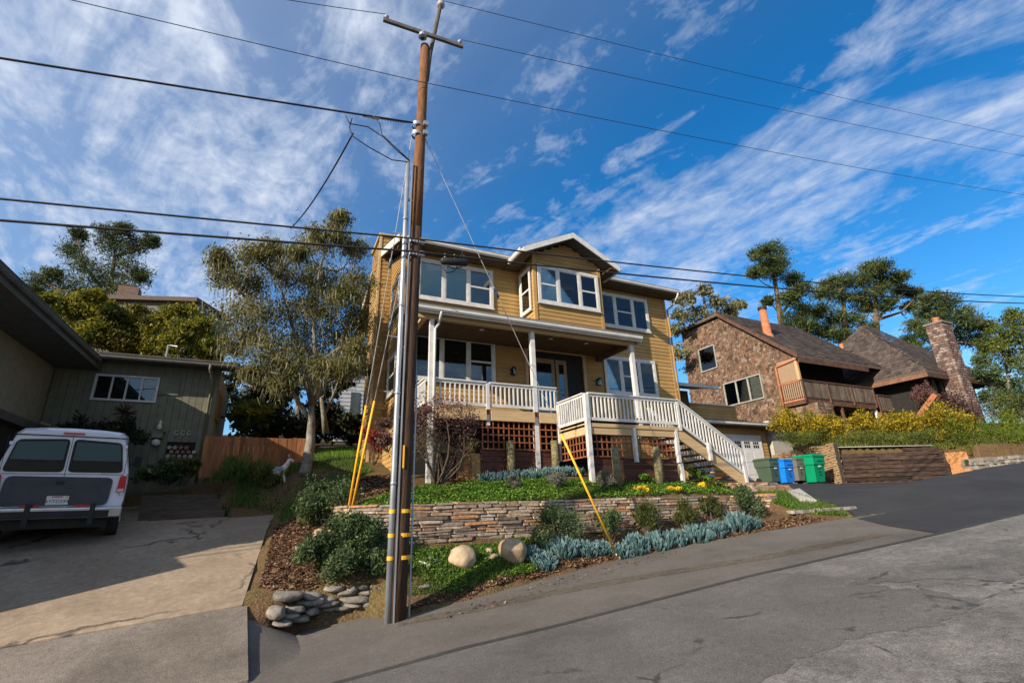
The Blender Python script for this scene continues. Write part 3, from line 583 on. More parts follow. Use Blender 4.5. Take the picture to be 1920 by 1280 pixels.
# lower deck
DF = 2.2
box('deck_floor', (7.72, YD-.05, DF-.1), (11.1, YP-.14, DF), FASCIA, house)
for k, (a, b) in enumerate(((7.86, 9.28), (9.4, 10.86))): box('fascia_board', (a, YD-.02, 1.9), (b, YD+.02, 2.17), FASCIA, house)
box('fascia_board', (7.72, YD+.07, 1.88), (7.755, YP-.15, 2.16), FASCIA, house)
DRH = .9
railing('deck_railing', (7.82, YD-.02, DF-.03), (11.1, YD-.02, DF-.03), DRH, house, n=25); railing('deck_railing', (7.76, YD+.05, DF-.03), (7.76, YP-.1, DF-.03), DRH, house, n=12)
post(7.77, YD-.01, .6, DF+DRH-.08, .12); post(7.73, YP-.12, 1.3, DF+DRH-.1, .06); post(9.34, YD, 1.15, 2.12, .1); post(10.93, YD, 1.15, 2.15, .1); post(10.99, YD+.02, .45, 1.15, .1)
# stairs
sx0, sx1, sz0, sz1 = 11.1, 13.62, DF, .62
st = MB().hexa([(11.0, YD-.03, 1.86), (11.0, YD+.03, 1.86), (13.5, YD+.03, .42), (13.5, YD-.03, .42), (11.02, YD-.03, 2.2), (11.02, YD+.03, 2.2), (13.62, YD+.03, .72), (13.62, YD-.03, .72)]).build('staircase', FASCIA, house)
MB().hexa([(11.0, YP-.33, 1.86), (11.0, YP-.27, 1.86), (13.5, YP-.27, .42), (13.5, YP-.33, .42), (11.02, YP-.33, 2.2), (11.02, YP-.27, 2.2), (13.62, YP-.27, .72), (13.62, YP-.33, .72)]).build('stringer', FASCIA, st)
for k in range(9):
    t = (k+.5)/9; x = sx0+(sx1-sx0)*t; z = DF-.16+(.5-DF+.16)*t
    piece('tread', (x+.02, (YD+YP-.3)/2, z), (.3, YP-YD-.38, .04), REDWOOD if k % 3 else FASCIA, st)
railing('stair_railing', (11.12, YD-.02, DF-.03), (13.6, YD-.02, .66), DRH+.02, house, n=20); railing('stair_railing', (11.12, YP-.3, DF-.03), (13.6, YP-.3, .66), DRH, house, n=20)
post(12.16, YD-.06, 1.22, 1.75, .1); post(13.58, YD-.02, .5, 1.5, .1); post(13.58, YP-.3, .5, 1.5, .1); post(11.12, YD-.02, 2.1, 3.0, .09)
# lattice under porch and deck, dark boards below it
def lattice(x0, x1, y, z0, z1, axis='x', step=.155):
    l = None; n = max(2, int((x1-x0)/step)); mz = max(2, int((z1-z0)/.165))
    for k in range(n+1):
        u = x0+(x1-x0)*k/n; c = (u, y, (z0+z1)/2) if axis == 'x' else (y, u, (z0+z1)/2); s = (.035, .012, z1-z0) if axis == 'x' else (.012, .035, z1-z0)
        if l is None:
            l = box('lattice_panel', [c[i]-s[i]/2 for i in range(3)], [c[i]+s[i]/2 for i in range(3)], REDWOOD, house)
        else: piece('slat', c, s, REDWOOD, l)
    for k in range(mz+1):
        z = z0+(z1-z0)*k/mz; c = ((x0+x1)/2, y-.014, z) if axis == 'x' else (y-.014, (x0+x1)/2, z); s = (x1-x0, .012, .035) if axis == 'x' else (.012, x1-x0, .035)
        piece('slat', c, s, REDWOOD, l)
lattice(5.25, 6.9, YP-.06, 1.62, 2.42); lattice(7.1, 7.7, YP-.06, 1.62, 2.42); lattice(4.3, 4.9, YP-.06, .8, 1.4)
lattice(7.9, 9.26, YD+.06, 1.3, 1.9); lattice(9.42, 10.88, YD+.06, 1.3, 1.9); lattice(YD+.1, YP-.2, 7.74, 1.3, 1.88, axis='y')
def skirt(x0, x1, y, z0, z1, n):
    w = None
    for k in range(n):
        a = z0+(z1-z0)*k/n; b = z0+(z1-z0)*(k+1)/n-.012
        if w is None: w = box('skirt_boards', (x0, y, a), (x1, y+.03, b), DARKRED, house)
        else: piece('plank', ((x0+x1)/2, y+.015+.004*(k % 2), (a+b)/2), (x1-x0, .03, b-a), DARKRED, w)
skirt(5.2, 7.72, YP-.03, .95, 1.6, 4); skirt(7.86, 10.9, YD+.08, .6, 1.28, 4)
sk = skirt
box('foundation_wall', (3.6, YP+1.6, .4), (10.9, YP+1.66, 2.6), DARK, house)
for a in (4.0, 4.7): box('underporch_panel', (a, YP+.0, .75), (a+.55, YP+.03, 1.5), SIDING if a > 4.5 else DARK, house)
# garage wing
GY_ = 17.1
gar = box('garage_wall', (15, GY_, .4), (22.42, GY_+4.5, 3.5), SIDING, house)
siding(gar, SIDING, 'y', GY_, 21.98, 22.44, .6, 3.45); siding(gar, SIDING, 'y', GY_, 15, 19.2, .6, 3.45)
GDM = mat('garage_door_paint', (.5, .51, .53), (.58, .59, .6), rough=.5, scale=2)
gd = MB().box((19.36, GY_-.05, .55), (21.9, GY_-.012, 2.95)).build('garage_door', GDM, house)
for r in range(4):
    for c in range(4): box('door_panel', (19.42+c*.62, GY_-.062, .62+r*.585), (19.42+c*.62+.54, GY_-.052, .62+r*.585+.5), GDM, gd) if r < 3 else None
for c in range(4):
    for k in range(3): box('lite', (19.5+c*.62+k*.14, GY_-.058, 2.48), (19.5+c*.62+k*.14+.1, GY_-.053, 2.62), DARK, gd); box('lite', (19.5+c*.62+k*.14, GY_-.058, 2.66), (19.5+c*.62+k*.14+.1, GY_-.053, 2.78), DARK, gd)
MB().box((19.2, GY_-.04, .5), (19.355, GY_-.0, 3.1)).box((21.905, GY_-.06, .5), (22.0, GY_-.0, 3.1)).box((19.36, GY_-.06, 2.955), (21.9, GY_-.0, 3.1)).build('door_casing', WHITE, house)
MB().prism([(16.62, 3.56), (19.2, 4.1), (19.2, 4.24), (16.62, 3.68)], 'x', 15.0, 23.5).build('garage_roof', ROOF, house)
gutter('garage_gutter', (15, 16.6, 3.5), (23.55, 16.6, 3.5), house); elbow((23.3, 16.55, 3.5), house, .15, .2)
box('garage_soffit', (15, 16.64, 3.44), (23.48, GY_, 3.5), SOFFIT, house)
par = box('parapet', (14.9, 18.55, 4.1), (22.35, 18.7, 4.86), SIDING, house); siding(par, SIDING, 'y', 18.55, 15, 22.38, 4.15, 4.84)
box('parapet_cap', (14.9, 18.48, 4.865), (22.45, 18.76, 4.92), WHITE, house)
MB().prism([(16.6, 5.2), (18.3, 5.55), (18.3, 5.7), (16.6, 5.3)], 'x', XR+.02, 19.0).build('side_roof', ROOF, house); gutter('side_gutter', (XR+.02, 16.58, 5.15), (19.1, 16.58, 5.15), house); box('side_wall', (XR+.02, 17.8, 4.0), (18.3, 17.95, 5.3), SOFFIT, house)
elbow((18.75, 16.52, 5.16), house, .12, .15)
# ================================================================ STONE, POLE, BINS
def rock_mesh(name, m, seed, sub=2, k=.22, flat=1.0, fr=1.7, box_=0):
    bm = bmesh.new(); bmesh.ops.create_icosphere(bm, subdivisions=sub, radius=1); r = np.random.default_rng(seed)
    A = r.normal(size=(5, 3)); ph = r.random(5)*6; PL = [(n_/np.linalg.norm(n_), r.uniform(.76, .98)) for n_ in r.normal(size=(16, 3))]
    for v in bm.verts:
        p = np.array(v.co)
        if box_: q = p/np.max(np.abs(p)); p = p*(1-box_)+q*box_*.82
        d = sum(math.sin(fr*float(A[i]@p)+ph[i]) for i in range(5))/5; p = p*(1+k*d)
        for nn, dd in PL:
            q = float(p @ nn)-dd
            if q > 0: p = p-nn*q*.75
        p = p*(1+.03*math.sin(9*p[0]+ph[0])*math.sin(8*p[1]+ph[1])*math.sin(10*p[2])); v.co = (p[0], p[1], p[2]*flat)
    me = bpy.data.meshes.new(name); bm.to_mesh(me); bm.free(); me.materials.append(m); me.polygons.foreach_set('use_smooth', [True]*len(me.polygons)); return me
LEDGE = ramp_mat('ledge_stone', [(.2, .15, .11), (.3, .2, .13), (.25, .21, .17), (.34, .24, .16), (.28, .24, .2), (.22, .16, .12), (.32, .26, .2), (.32, .17, .09), (.15, .12, .1), (.27, .19, .13)], bump=.5, bscale=35, noise=.35, nscale=14, inter='CONSTANT')
GREYST = ramp_mat('grey_field_stone', [(.13, .12, .105), (.2, .185, .16), (.16, .14, .12), (.24, .22, .19)], bump=.5, bscale=22, noise=.35, nscale=10)
SANDST = ramp_mat('sandstone_boulder', [(.3, .22, .14), (.34, .26, .175), (.27, .2, .135)], bump=.6, bscale=14, noise=.3, nscale=5)
def ledge_block(seed, m):
    r = np.random.default_rng(seed); bm = bmesh.new(); bmesh.ops.create_cube(bm, size=1); bmesh.ops.bevel(bm, geom=bm.edges[:], offset=.09, segments=1, affect='EDGES')
    for v in bm.verts: v.co += Vector(r.normal(size=3)*np.array([.012, .05, .045]))
    me = bpy.data.meshes.new('ledge_block'); bm.to_mesh(me); bm.free(); me.materials.append(m); return me
LB = [ledge_block(i, LEDGE) for i in range(8)]; LBG = [ledge_block(i+20, GREYST) for i in range(6)]
def dry_wall(root, path, top, base, hmin, hmax, lmin, lmax, meshes, limit, depth=.26, core=None, seed=0, name='stone'):
    """courses of flat stones along a path; the first `limit` are pieces, the rest one joined part"""
    r = np.random.default_rng(seed); P = np.array(path, float); seg = np.linalg.norm(np.diff(P, axis=0), axis=1); S_ = np.r_[0, np.cumsum(seg)]; L = S_[-1]
    def pt(s): return np.array([np.interp(s, S_, P[:, 0]), np.interp(s, S_, P[:, 1])])
    allst = []; zt = 0; H = max(top(s)-base(s) for s in np.linspace(0, L, 20))
    while zt < H:
        h = r.uniform(hmin, hmax); s = -r.uniform(0, lmax*.5)
        while s < L:
            l = r.uniform(lmin, lmax)*(1 if r.random() > .25 else .5); a = max(s, 0); b = min(s+l, L); s += l
            if b-a < .07: continue
            c = (a+b)/2; z = top(c)-zt-h/2
            if z+h/2 < base(c)-.04: continue
            p, q = pt(a), pt(b); t = q-p; ang = math.atan2(t[1], t[0]); n = np.array([math.sin(ang), -math.cos(ang)])
            o = (p+q)/2-n*(depth/2)+n*r.uniform(-.012, .022)
            allst.append((o[0], o[1], z+r.uniform(-.004, .004), ang+r.normal()*.012, r.normal()*.012, np.linalg.norm(t)-.008, depth, h-.006))
        zt += h
    pieces = allst[:limit]; rest = allst[limit:]
    for (x, y, z, a, b, l, d, h) in pieces: shared(name, meshes[r.integers(len(meshes))], root, (x, y, z), (b, r.normal()*.01, a), (l, d, h))
    if rest:
        mb = MB()
        for (x, y, z, a, b, l, d, h) in rest:
            me = meshes[r.integers(len(meshes))]; M = Matrix.LocRotScale(Vector((x, y, z)), Matrix.Rotation(a, 3, 'Z'), Vector((l, d, h)))
            mb.add([M @ v.co for v in me.vertices], [tuple(p.vertices) for p in me.polygons])
        tag(mb.build('small_stones', meshes[0].materials[0], root), kind='stuff')
    if core:
        mb = MB(); N_ = 24
        for k in range(N_):
            a, b = pt(L*k/N_), pt(L*(k+1)/N_); t = b-a; t = t/np.linalg.norm(t); n = np.array([t[1], -t[0]]); a2 = a-n*.06; b2 = b-n*.06; a3 = a-n*.22; b3 = b-n*.22; c = L*(k+.5)/N_
            z0, z1 = base(c)-.15, top(c)-.03
            mb.hexa([(*a2, z0), (*b2, z0), (*b3, z0), (*a3, z0), (*a2, z1), (*b2, z1), (*b3, z1), (*a3, z1)])
        mb.build('rubble_core', core, root)
    return len(allst)
CORE = mat('mortar_shadow', (.03, .025, .02), (.05, .04, .03), rough=1)
gw = thing('garden_wall', 'long dry-stacked wall of thin rust and tan ledge stones below the lawn terrace', 'wall', (6, 10.2, -.5))
n_ = dry_wall(gw, WALLP, lambda s: .17+.006*math.sin(s*2), lambda s: -.62+.02*s if s > 2 else -.35, .05, .072, .26, .8, LB, 300, core=CORE, seed=3)
# pillar and landing stones at the foot of the stairs
ld = thing('flagstone_landing', 'stack of broad flat stones at the foot of the white stair railing', 'landing', (14, 11.2, .4))
r_ = np.random.default_rng(5)
for k in range(26):
    lv = k // 9; x = 12.75+(k % 9)*.23+r_.normal()*.04; shared('stone', LB[k % 8], ld, (x, 10.95+lv*.16+r_.normal()*.05, .30+lv*.1), (0, 0, r_.normal()*.15), (r_.uniform(.4, .75), .5, .1))
pl = thing('stone_pier', 'short squat pier of stacked red stone ending the garden wall', 'pier', (12.95, 10.2, -.2))
for k in range(6): shared('stone', LB[(k*3) % 8], pl, (12.95+r_.normal()*.02, 10.2, -.22+k*.075), (0, 0, r_.normal()*.2), (.36, .4, .08))
# stones edging the grass patch by the driveway
for k in range(7):
    p = onG(1490+k*17, 962-k*1.2, 8, 40); o = shared('edging_stone', LBG[k % 6], None, (p[0], p[1], p[2]+.03), (0, 0, r_.normal()*.2), (.32+.1*r_.random(), .22, .09))
    tag(o, 'low flat stone edging the grass patch next to the dark asphalt', 'stone', 'edging stones in the grass patch')
SIDEW = mat('old_concrete', (.3, .28, .25), (.4, .38, .34), rough=.9, scale=8, bump=.2)
P4 = [onG(*p, 8, 40) for p in ((1478, 926), (1500, 921), (1533, 944), (1500, 942))]
tag(MB().add([(p[0], p[1], p[2]+.1) for p in P4]+[(p[0], p[1], p[2]-.1) for p in P4], [(0, 1, 2, 3), (0, 4, 5, 1), (1, 5, 6, 2), (2, 6, 7, 3), (3, 7, 4, 0)]).build('footpath', SIDEW), kind='structure')
# boulders in the lower bed
BOUL = [rock_mesh('boulder_shape', SANDST, 57+i, 4, .2, .85, 1.6, .1) for i in range(4)]
def boulder(px, py, wpx, hpx, i, label, mesh=None, group=None):
    p = onG(px, py, 6, 30, lambda x, y: G(x, y)); w = float(p @ CF); rx = wpx/2*w/FPX; rz = hpx/2*w/FPX
    o = shared('boulder', mesh or BOUL[i % 4], None, (p[0], p[1], p[2]+rz*.42), (0, 0, i*1.3), (rx*1.05, rx*.9, rz*1.25)); return tag(o, label, 'boulder', group)
boulder(867, 1056, 52, 40, 0, 'rounded tan boulder in the clover beside the utility pole'); boulder(960, 1044, 64, 46, 1, 'largest sandy boulder, half hidden by blue succulents')
boulder(916, 1036, 16, 12, 2, 'small pale round stone between the two tan boulders'); boulder(925, 1046, 24, 11, 3, 'flat whitish stone at the foot of the largest boulder')
boulder(653, 982, 38, 26, 2, 'tan domed boulder at the foot of the paired yellow guy guards'); boulder(597, 1008, 22, 24, 3, 'reddish brown boulder at the edge of the bark mulch')
boulder(604, 1024, 22, 18, 0, 'small orange boulder below the reddish one in the mulch'); boulder(620, 1003, 14, 16, 1, 'small pinkish boulder tucked under the rosemary')
WHST = mat('white_stone', (.5, .47, .43), (.62, .6, .56), rough=.9, scale=12, bump=.4)
wm = rock_mesh('pale_stone', WHST, 71, 2, .3, .6)
for k, (a, b) in enumerate(((790, 1055), (803, 1063), (815, 1052), (808, 1048), (796, 1058))): boulder(a, b, 13, 9, k, 'small pale stone in a loose ring in the clover', wm, 'ring of pale stones')
# little curved dry wall round the hollow left of the pole
cv = thing('culvert_wall', 'low curved wall of long rounded grey stones around the hollow by the pole', 'wall', (.9, 9.2, -1.6))
RST = [rock_mesh('river_stone', GREYST, 90+i, 3, .16, 1, 2.0, .6) for i in range(6)]
cst = [(540, 1117, 56, 20), (583, 1116, 38, 16), (518, 1147, 34, 24), (552, 1141, 36, 18), (528, 1165, 36, 12), (572, 1131, 36, 14), (545, 1154, 32, 12), (625, 1103, 40, 16), (660, 1100, 24, 12), (680, 1099, 22, 12), (704, 1099, 30, 13), (651, 1110, 44, 14), (694, 1109, 50, 13), (611, 1119, 42, 13),
       (665, 1120, 70, 15), (707, 1119, 24, 13), (610, 1130, 48, 12), (660, 1131, 50, 11), (700, 1132, 48, 18), (640, 1138, 40, 12), (585, 1142, 30, 16), (560, 1158, 34, 14), (590, 1125, 36, 16), (720, 1124, 26, 12), (618, 1140, 36, 12), (752, 1092, 20, 9), (790, 1098, 30, 8), (757, 1102, 26, 9)]
for k, (px, py, w, h) in enumerate(cst):
    Y = np.interp(px, [515, 545, 580, 620, 720, 800], [9.2, 9.4, 9.58, 9.68, 9.6, 9.35])-(py-1100)*.0012; c = atY(px, py, Y); d = float(c @ CF)/FPX
    shared('stone', RST[k % 6], cv, c, (r_.normal()*.06, r_.normal()*.06, r_.normal()*.12), (w*.56*d, .24, h*.5*d))
# ---- utility pole
POLEW = mat('pole_wood', (.03, .016, .010), (.075, .042, .024), rough=.85, scale=9, stretch=(3, 3, .25), bump=.6, bscale=20)
POLET = mat('pole_wood_top', (.06, .028, .012), (.22, .10, .042), rough=.9, scale=7, width=.5, detail=10, stretch=(2.5, 2.5, .5), bump=.5, bscale=20)
GALV = mat('galvanised_steel', (.25, .27, .3), (.36, .38, .41), rough=.42, scale=4, stretch=(1, 1, .4), metal=.55)
YEL = mat('yellow_plastic', (.72, .34, .015), (.8, .42, .03), rough=.5, scale=8)
STEEL = mat('guy_steel', (.3, .3, .3), (.4, .4, .4), rough=.5, metal=.6)
RUB = mat('black_rubber', (.012, .012, .013), (.02, .02, .02), rough=.6)
PX, PY = 2.06, 8.66
pole = thing('utility_pole', 'tall weathered wooden utility pole with galvanised conduit and yellow bands', 'pole', (PX, PY, -1.65))
def plx(z): return PX-.04+.012*(z+1.6)
def pr_(z): return .155-.0045*(z+1.6)
MB().tube([(plx(z), PY, z) for z in (-1.9, 0, 2, 4, 5.5)], [pr_(z) for z in (-1.9, 0, 2, 4, 5.5)], 20).build('shaft', POLEW, pole, True)
MB().tube([(plx(z), PY, z) for z in (5.5, 7, 9, 10.5)], [pr_(z) for z in (5.5, 7, 9, 10.5)], 20).build('upper_shaft', POLET, pole, True)
cx, cy = PX-.19, PY-.07
MB().tube([(cx, cy, z) for z in (-1.75, .5, 3, 5, 7.05)], [.05, .05, .048, .045, .042], 14).build('conduit', GALV, pole, True)
for z in (.45, 2.0, 3.7, 5.6): MB().tube([(cx, cy, z), (cx, cy, z+.05)], .056, 14).build('coupling', GALV, pole, True)
MB().box((PX-.12, PY-.155, -1.7), (PX-.10, PY-.12, 7)).build('ground_moulding', GALV, pole); MB().box((PX+.145, PY-.05, -1.7), (PX+.17, PY-.02, 2.4)).build('side_moulding', GALV, pole)
for z in (.03, -.34, -.68):
    MB().lathe([(pr_(z)+.004, -.03), (pr_(z)+.004, .03)], (PX, PY, z), 20).build('yellow_band', YEL, pole); MB().lathe([(.054, -.03), (.054, .03)], (cx, cy, z), 14).build('yellow_band', YEL, pole)
MB().box((PX-.07, PY-.165, .72), (PX-.045, PY-.15, 1.1)).build('number_strip', YEL, pole)
MB().bar((PX-.92, PY-.18, 10.62), (PX+1.0, PY-.18, 10.72), .07, .085).build('crossarm', mat('weathered_arm', (.07, .07, .07), (.13, .13, .125), rough=.8, scale=6), pole)
MB().lathe([(.05, 0), (.1, .03), (.1, .1), (.06, .14), (.05, .2)], (PX, PY-.18, 10.5), 12).build('arm_bracket', GALV, pole)
MB().tube([(PX+.17, PY-.02, 9.45), (PX+.23, PY-.02, 10.3), (PX+.45, PY-.05, 11.95)], [.05, .05, .045], 10).build('extension', mat('dark_fibreglass', (.06, .045, .035), (.09, .07, .05), rough=.6), pole, True)
MB().lathe([(.03, 0), (.09, .02), (.1, .07), (.06, .1), (.085, .14), (.05, .22), (0, .23)], (PX+.46, PY-.05, 11.93), 12).build('insulator', mat('grey_porcelain', (.3, .3, .31), rough=.3), pole, True)
for x, z in ((PX-.85, 10.69), (PX+.92, 10.79)): MB().lathe([(.02, 0), (.05, .02), (.055, .06), (.03, .1), (0, .105)], (x, PY-.18, z), 10).build('insulator', MATS['grey_porcelain'], pole, True)
for z in (8.1, 7.85, 5.15, 4.86): MB().lathe([(pr_(z)+.012, -.04), (pr_(z)+.012, .04)], (PX, PY, z), 20).box((PX+.1, PY-.17, z-.05), (PX+.2, PY-.08, z+.05)).build('pole_clamp', GALV, pole)
for z in (1.6, 2.9, 4.4, 6.1): MB().bar((cx-.02, cy+.02, z), (PX-.06, PY-.05, z), .03, .05).build('standoff', GALV, pole)
for z in (2.05, 3.1, 3.95, 5.3): MB().bar((PX-.12, PY, z), (PX-.42, PY, z+.01), .016, .016).build('step_bolt', STEEL, pole)
# ---- wires
def sagline(p, q, sag, n=24):
    p = np.array(p, float); q = np.array(q, float); return [tuple(p+(q-p)*t-np.array([0, 0, 4*sag*t*(1-t)])) for t in np.linspace(0, 1, n)]
def wire(pts, r, label, cat='wire', m=None, name='overhead_wire', group=None):
    return tag(MB().tube(pts, r, 6).build(name, m or RUB, None, True), label, cat, group)
def ext(p, q, k): p = np.array(p, float); q = np.array(q, float); return q+(q-p)*k
YR = 7.3
def span(pxl, at_pole, pxr, r, label, sl=.05, sr=.35):
    P0 = np.array(at_pole); pts = []
    if pxl is not None: l = atY(*pxl, PY); l2 = ext(P0, l, 4.0); pts += sagline(l2, P0, sl*3)
    if pxr is not None: rr = atY(*pxr, YR); r2 = ext(P0, rr, .35); pts += sagline(P0, r2, sr)[1:] if pts else sagline(P0, r2, sr)
    return wire(pts, r, label)
span((175, 2), (PX, PY-.16, 9.2), (1920, 357), .008, 'thin bare power wire crossing the bare wood of the pole'); span((578, 0), (PX-.85, PY-.18, 10.82), None, .008, 'thin power wire tied to the left end of the crossarm')
span(None, (PX+.92, PY-.18, 10.92), (1920, 285), .008, 'thin power wire tied to the right end of the crossarm'); span((795, -10), (PX+.46, PY-.05, 12.16), (1920, 250), .008, 'topmost thin wire on the pole-top insulator')
span((0, 100), (PX-.12, PY-.05, 8.1), None, .02, 'thick black cable dead-ended on the bare upper pole'); span((0, 362), (PX, PY-.18, 5.15), (1920, 545), .017, 'upper of the two black telephone cables passing the roof gutter'); span((0, 402), (PX, PY-.18, 4.86), (1920, 557), .02, 'lower of the two black telephone cables, carrying the splice case')
wire(sagline(atY(662, 250, PY), atY(545, 428, 14.5), .25), .018, 'twisted black service drop running down into the lichen oak', name='service_drop')
wire([atY(*p, PY-.1) for p in ((660, 222), (655, 240), (662, 256), (690, 275), (735, 300), (768, 304))], .012, 'black jumper loop entering the top of the conduit', name='jumper_wire')
wire([atY(*p, PY-.12) for p in ((648, 217), (656, 232), (690, 238), (720, 258), (745, 283), (767, 301))], .012, 'black jumper wire below the thick dead-ended cable', name='jumper_wire')
wire([atY(*p, PY-.14) for p in ((700, 218), (712, 232), (716, 252), (740, 275), (767, 300))], .01, 'thin curled jumper near the dead-end clamp', name='jumper_wire')
de = thing('dead_end_clamp', 'ribbed metal dead-end clamp on the thick cable at the pole', 'clamp', atY(720, 223, PY))
pa, pb = atY(680, 217, PY-.02), atY(766, 230, PY-.02); MB().tube([pa+(pb-pa)*t for t in (0, .2, .21, .35, .36, 1)], [.02, .03, .04, .04, .018, .018], 8).build('body', STEEL, de, True)
for k in range(9): t = .42+k*.06; c = pa+(pb-pa)*t; MB().tube([c-(pb-pa)*.008, c+(pb-pa)*.008], .036, 8).build('rib', STEEL, de)
sc = thing('splice_case', 'black cylindrical splice case hanging on the lower telephone cable', 'cable box', atY(850, 492, PY-.2))
a, b = atY(826, 489, PY-.2), atY(877, 493, PY-.2); MB().tube([a, a+(b-a)*.06, a+(b-a)*.94, b], [.04, .075, .075, .04], 12).build('case', RUB, sc, True)
for t in (.15, .5, .85): c = a+(b-a)*t; MB().tube([c, c+np.array([0, 0, .17])], .012, 6).build('hanger', STEEL, sc)
wire([atY(*p, PY-.22) for p in ((868, 470), (862, 490), (852, 508), (838, 512), (830, 502), (836, 496), (850, 504), (866, 500))], .012, 'black cable coil looped under the splice case', name='cable_coil')
# guy wires with guards
def guy(p, q, guard0, label, n2=None):
    t = thing('guy_wire', label, 'guy wire', q); p = np.array(p, float); q = np.array(q, float)
    MB().tube([p, q], .009, 6).build('strand', STEEL, t); g = p+(q-p)*guard0
    MB().tube([g, q-(q-p)*.004], .024, 10).build('guard', YEL, t, True); c = p+(q-p)*.36
    MB().tube([c, c+(q-p)*.008, c+(q-p)*.03], [.01, .035, .03], 8).build('strain_insulator', mat('guy_insulator', (.08, .12, .18), rough=.4), t, True)
    MB().tube([q-(q-p)*.004, q+(q-p)*.006], [.03, .012], 8).build('anchor_eye', GALV, t, True)
gb = onG(1157, 1043, 6, 30); guy((PX+.16, PY, 7.86), (gb[0], gb[1], gb[2]+.03), .715, 'guy wire to the road edge with a single yellow guard among blue succulents')
gb = onG(652, 965, 6, 30, lambda x, y: np.where(x < 1.32, HU(x, y), G(x, y)))
gb = atY(652, 962, 11.0); guy((PX-.05, PY+.14, 8.2), gb, .74, 'guy wire with yellow guard, left of the pair behind the pole'); guy((PX+.02, PY+.16, 5.9), gb+np.array([.06, -.03, 0]), .63, 'guy wire with yellow guard, right of the pair behind the pole')
# ---- bins
def bin_(px, py, hgt, wd, rgb, label, lidrgb=None):
    c = dep(px, py, 19.6); z = float(G(np.array([c[0]]), np.array([c[1]]))[0])+.04; c = np.array([c[0], c[1], c[2]])
    m = mat('bin_'+label.split()[0], tuple(v*.85 for v in rgb), rgb, rough=.45, scale=3); lm = mat('lid_'+label.split()[0], tuple(v*.85 for v in (lidrgb or rgb)), (lidrgb or rgb), rough=.4, scale=3)
    t = thing('wheelie_bin', label, 'bin', c, 'bins in front of the stone wall'); x, y, z = c; w = wd/2; d = wd*.58
    def ring(f, zz): return [(x-w*f, y-d*f, zz), (x+w*f, y-d*f, zz), (x+w*f, y+d*f, zz), (x-w*f, y+d*f, zz)]
    lv = [ring(.72, z+.06), ring(.88, z+hgt*.62), ring(.96, z+hgt*.64), ring(.98, z+hgt*.9), ring(1.04, z+hgt*.9), ring(1.04, z+hgt*.93)]
    V = [p for l in lv for p in l]; F = [(i*4+k, i*4+(k+1) % 4, i*4+4+(k+1) % 4, i*4+4+k) for i in range(len(lv)-1) for k in range(4)]+[(3, 2, 1, 0), tuple(range(20, 24))]
    o = MB().add(V, F).build('body', m, t); bv = o.modifiers.new('bevel', 'BEVEL'); bv.width = .025; bv.segments = 2
    lid = MB().hexa(ring(1.07, z+hgt*.935)+ring(.93, z+hgt)).build('lid', lm, t); bv = lid.modifiers.new('bevel', 'BEVEL'); bv.width = .03; bv.segments = 2
    MB().tube([(x-w*.7, y+d*1.12, z+hgt*.93), (x+w*.7, y+d*1.12, z+hgt*.93)], .018, 8).build('handle', lm, t)
    box('grab_bar', (x-w*.5, y-d*1.05, z+hgt*.77), (x+w*.5, y-d*.97, z+hgt*.8), m, t); box('label_plate', (x-.04, y-d*.955, z+hgt*.56), (x+.08, y-d*.86, z+hgt*.6), WHITE, t)
    for s in (-1, 1): MB().tube([(x+s*w*.72, y+d*.8, z+.11), (x+s*w*.86, y+d*.8, z+.11)], .12, 12).build('wheel', RUB, t)
    for k in range(3): box('stamp', (x-w*.2-.03*k, y-d*.86, z+hgt*(.3+.09*k)), (x+w*.15, y-d*.8, z+hgt*(.33+.09*k)), mat('stamp_'+label.split()[0], tuple(v*.4 for v in rgb), rough=.6), t)
bin_(1445, 906, .98, .66, (.055, .085, .06), 'dark olive wheelie bin next to the garage door'); bin_(1472, 908, .98, .66, (.006, .17, .62), 'bright blue wheelie bin beside the olive one')
bin_(1496, 904, .93, .52, (.13, .12, .1), 'narrow grey-brown wheelie bin squeezed between blue and green', (.1, .09, .08)); bin_(1526, 907, 1.14, .76, (.0, .22, .10), 'tall emerald green wheelie bin, largest of the row')
# ---- right retaining walls
rw = thing('rubble_wall', 'tan rubble stone retaining wall behind the row of bins', 'wall', (21, 14, .6))
dry_wall(rw, [(22.5, 17.0), (21.75, 15.1), (20.95, 12.95)], lambda s: 2.12+.05*math.sin(s*3)+.02*s, lambda s: .5, .07, .12, .14, .4, [ledge_block(i+40, ramp_mat('tan_rubble', [(.17, .11, .062), (.25, .17, .095), (.21, .155, .10), (.15, .11, .075)], bump=.5)) for i in range(4)], 0, core=CORE, seed=8)
TIE = mat('old_railway_tie', (.016, .010, .008), (.075, .046, .034), rough=.9, scale=5, stretch=(.6, .6, 6), bump=.6, bscale=14, rnd=.35)
tw = thing('timber_wall', 'dark brown retaining wall of stacked old railway ties', 'wall', (23, 12.1, .5))
A_, B_ = np.array([21.0, 13.05]), np.array([25.05, 11.08]); dv = (B_-A_)/np.linalg.norm(B_-A_); ang = math.atan2(dv[1], dv[0]); LT = np.linalg.norm(B_-A_)
for k in range(9):
    z = .52+k*.165; cuts = [0]+sorted(r_.uniform(.2, .8, 2 if k % 2 else 1)*LT)+[LT]
    for a, b in zip(cuts[:-1], cuts[1:]):
        if k == 8 and a < LT*.3: continue
        c = A_+dv*(a+b)/2; piece('tie', (c[0]+.01*k, c[1]+.02*k+r_.normal()*.03, z), (b-a-.03, .22, .145+r_.normal()*.008), TIE, tw, (0, r_.normal()*.008, ang))
C_ = np.array([26.2, 11.72])
for k in range(8): c = (B_+C_)/2; piece('tie', (c[0], c[1], .5+k*.165), (1.2, .2, .155), TIE, tw, (0, 0, math.atan2(C_[1]-B_[1], C_[0]-B_[0])))
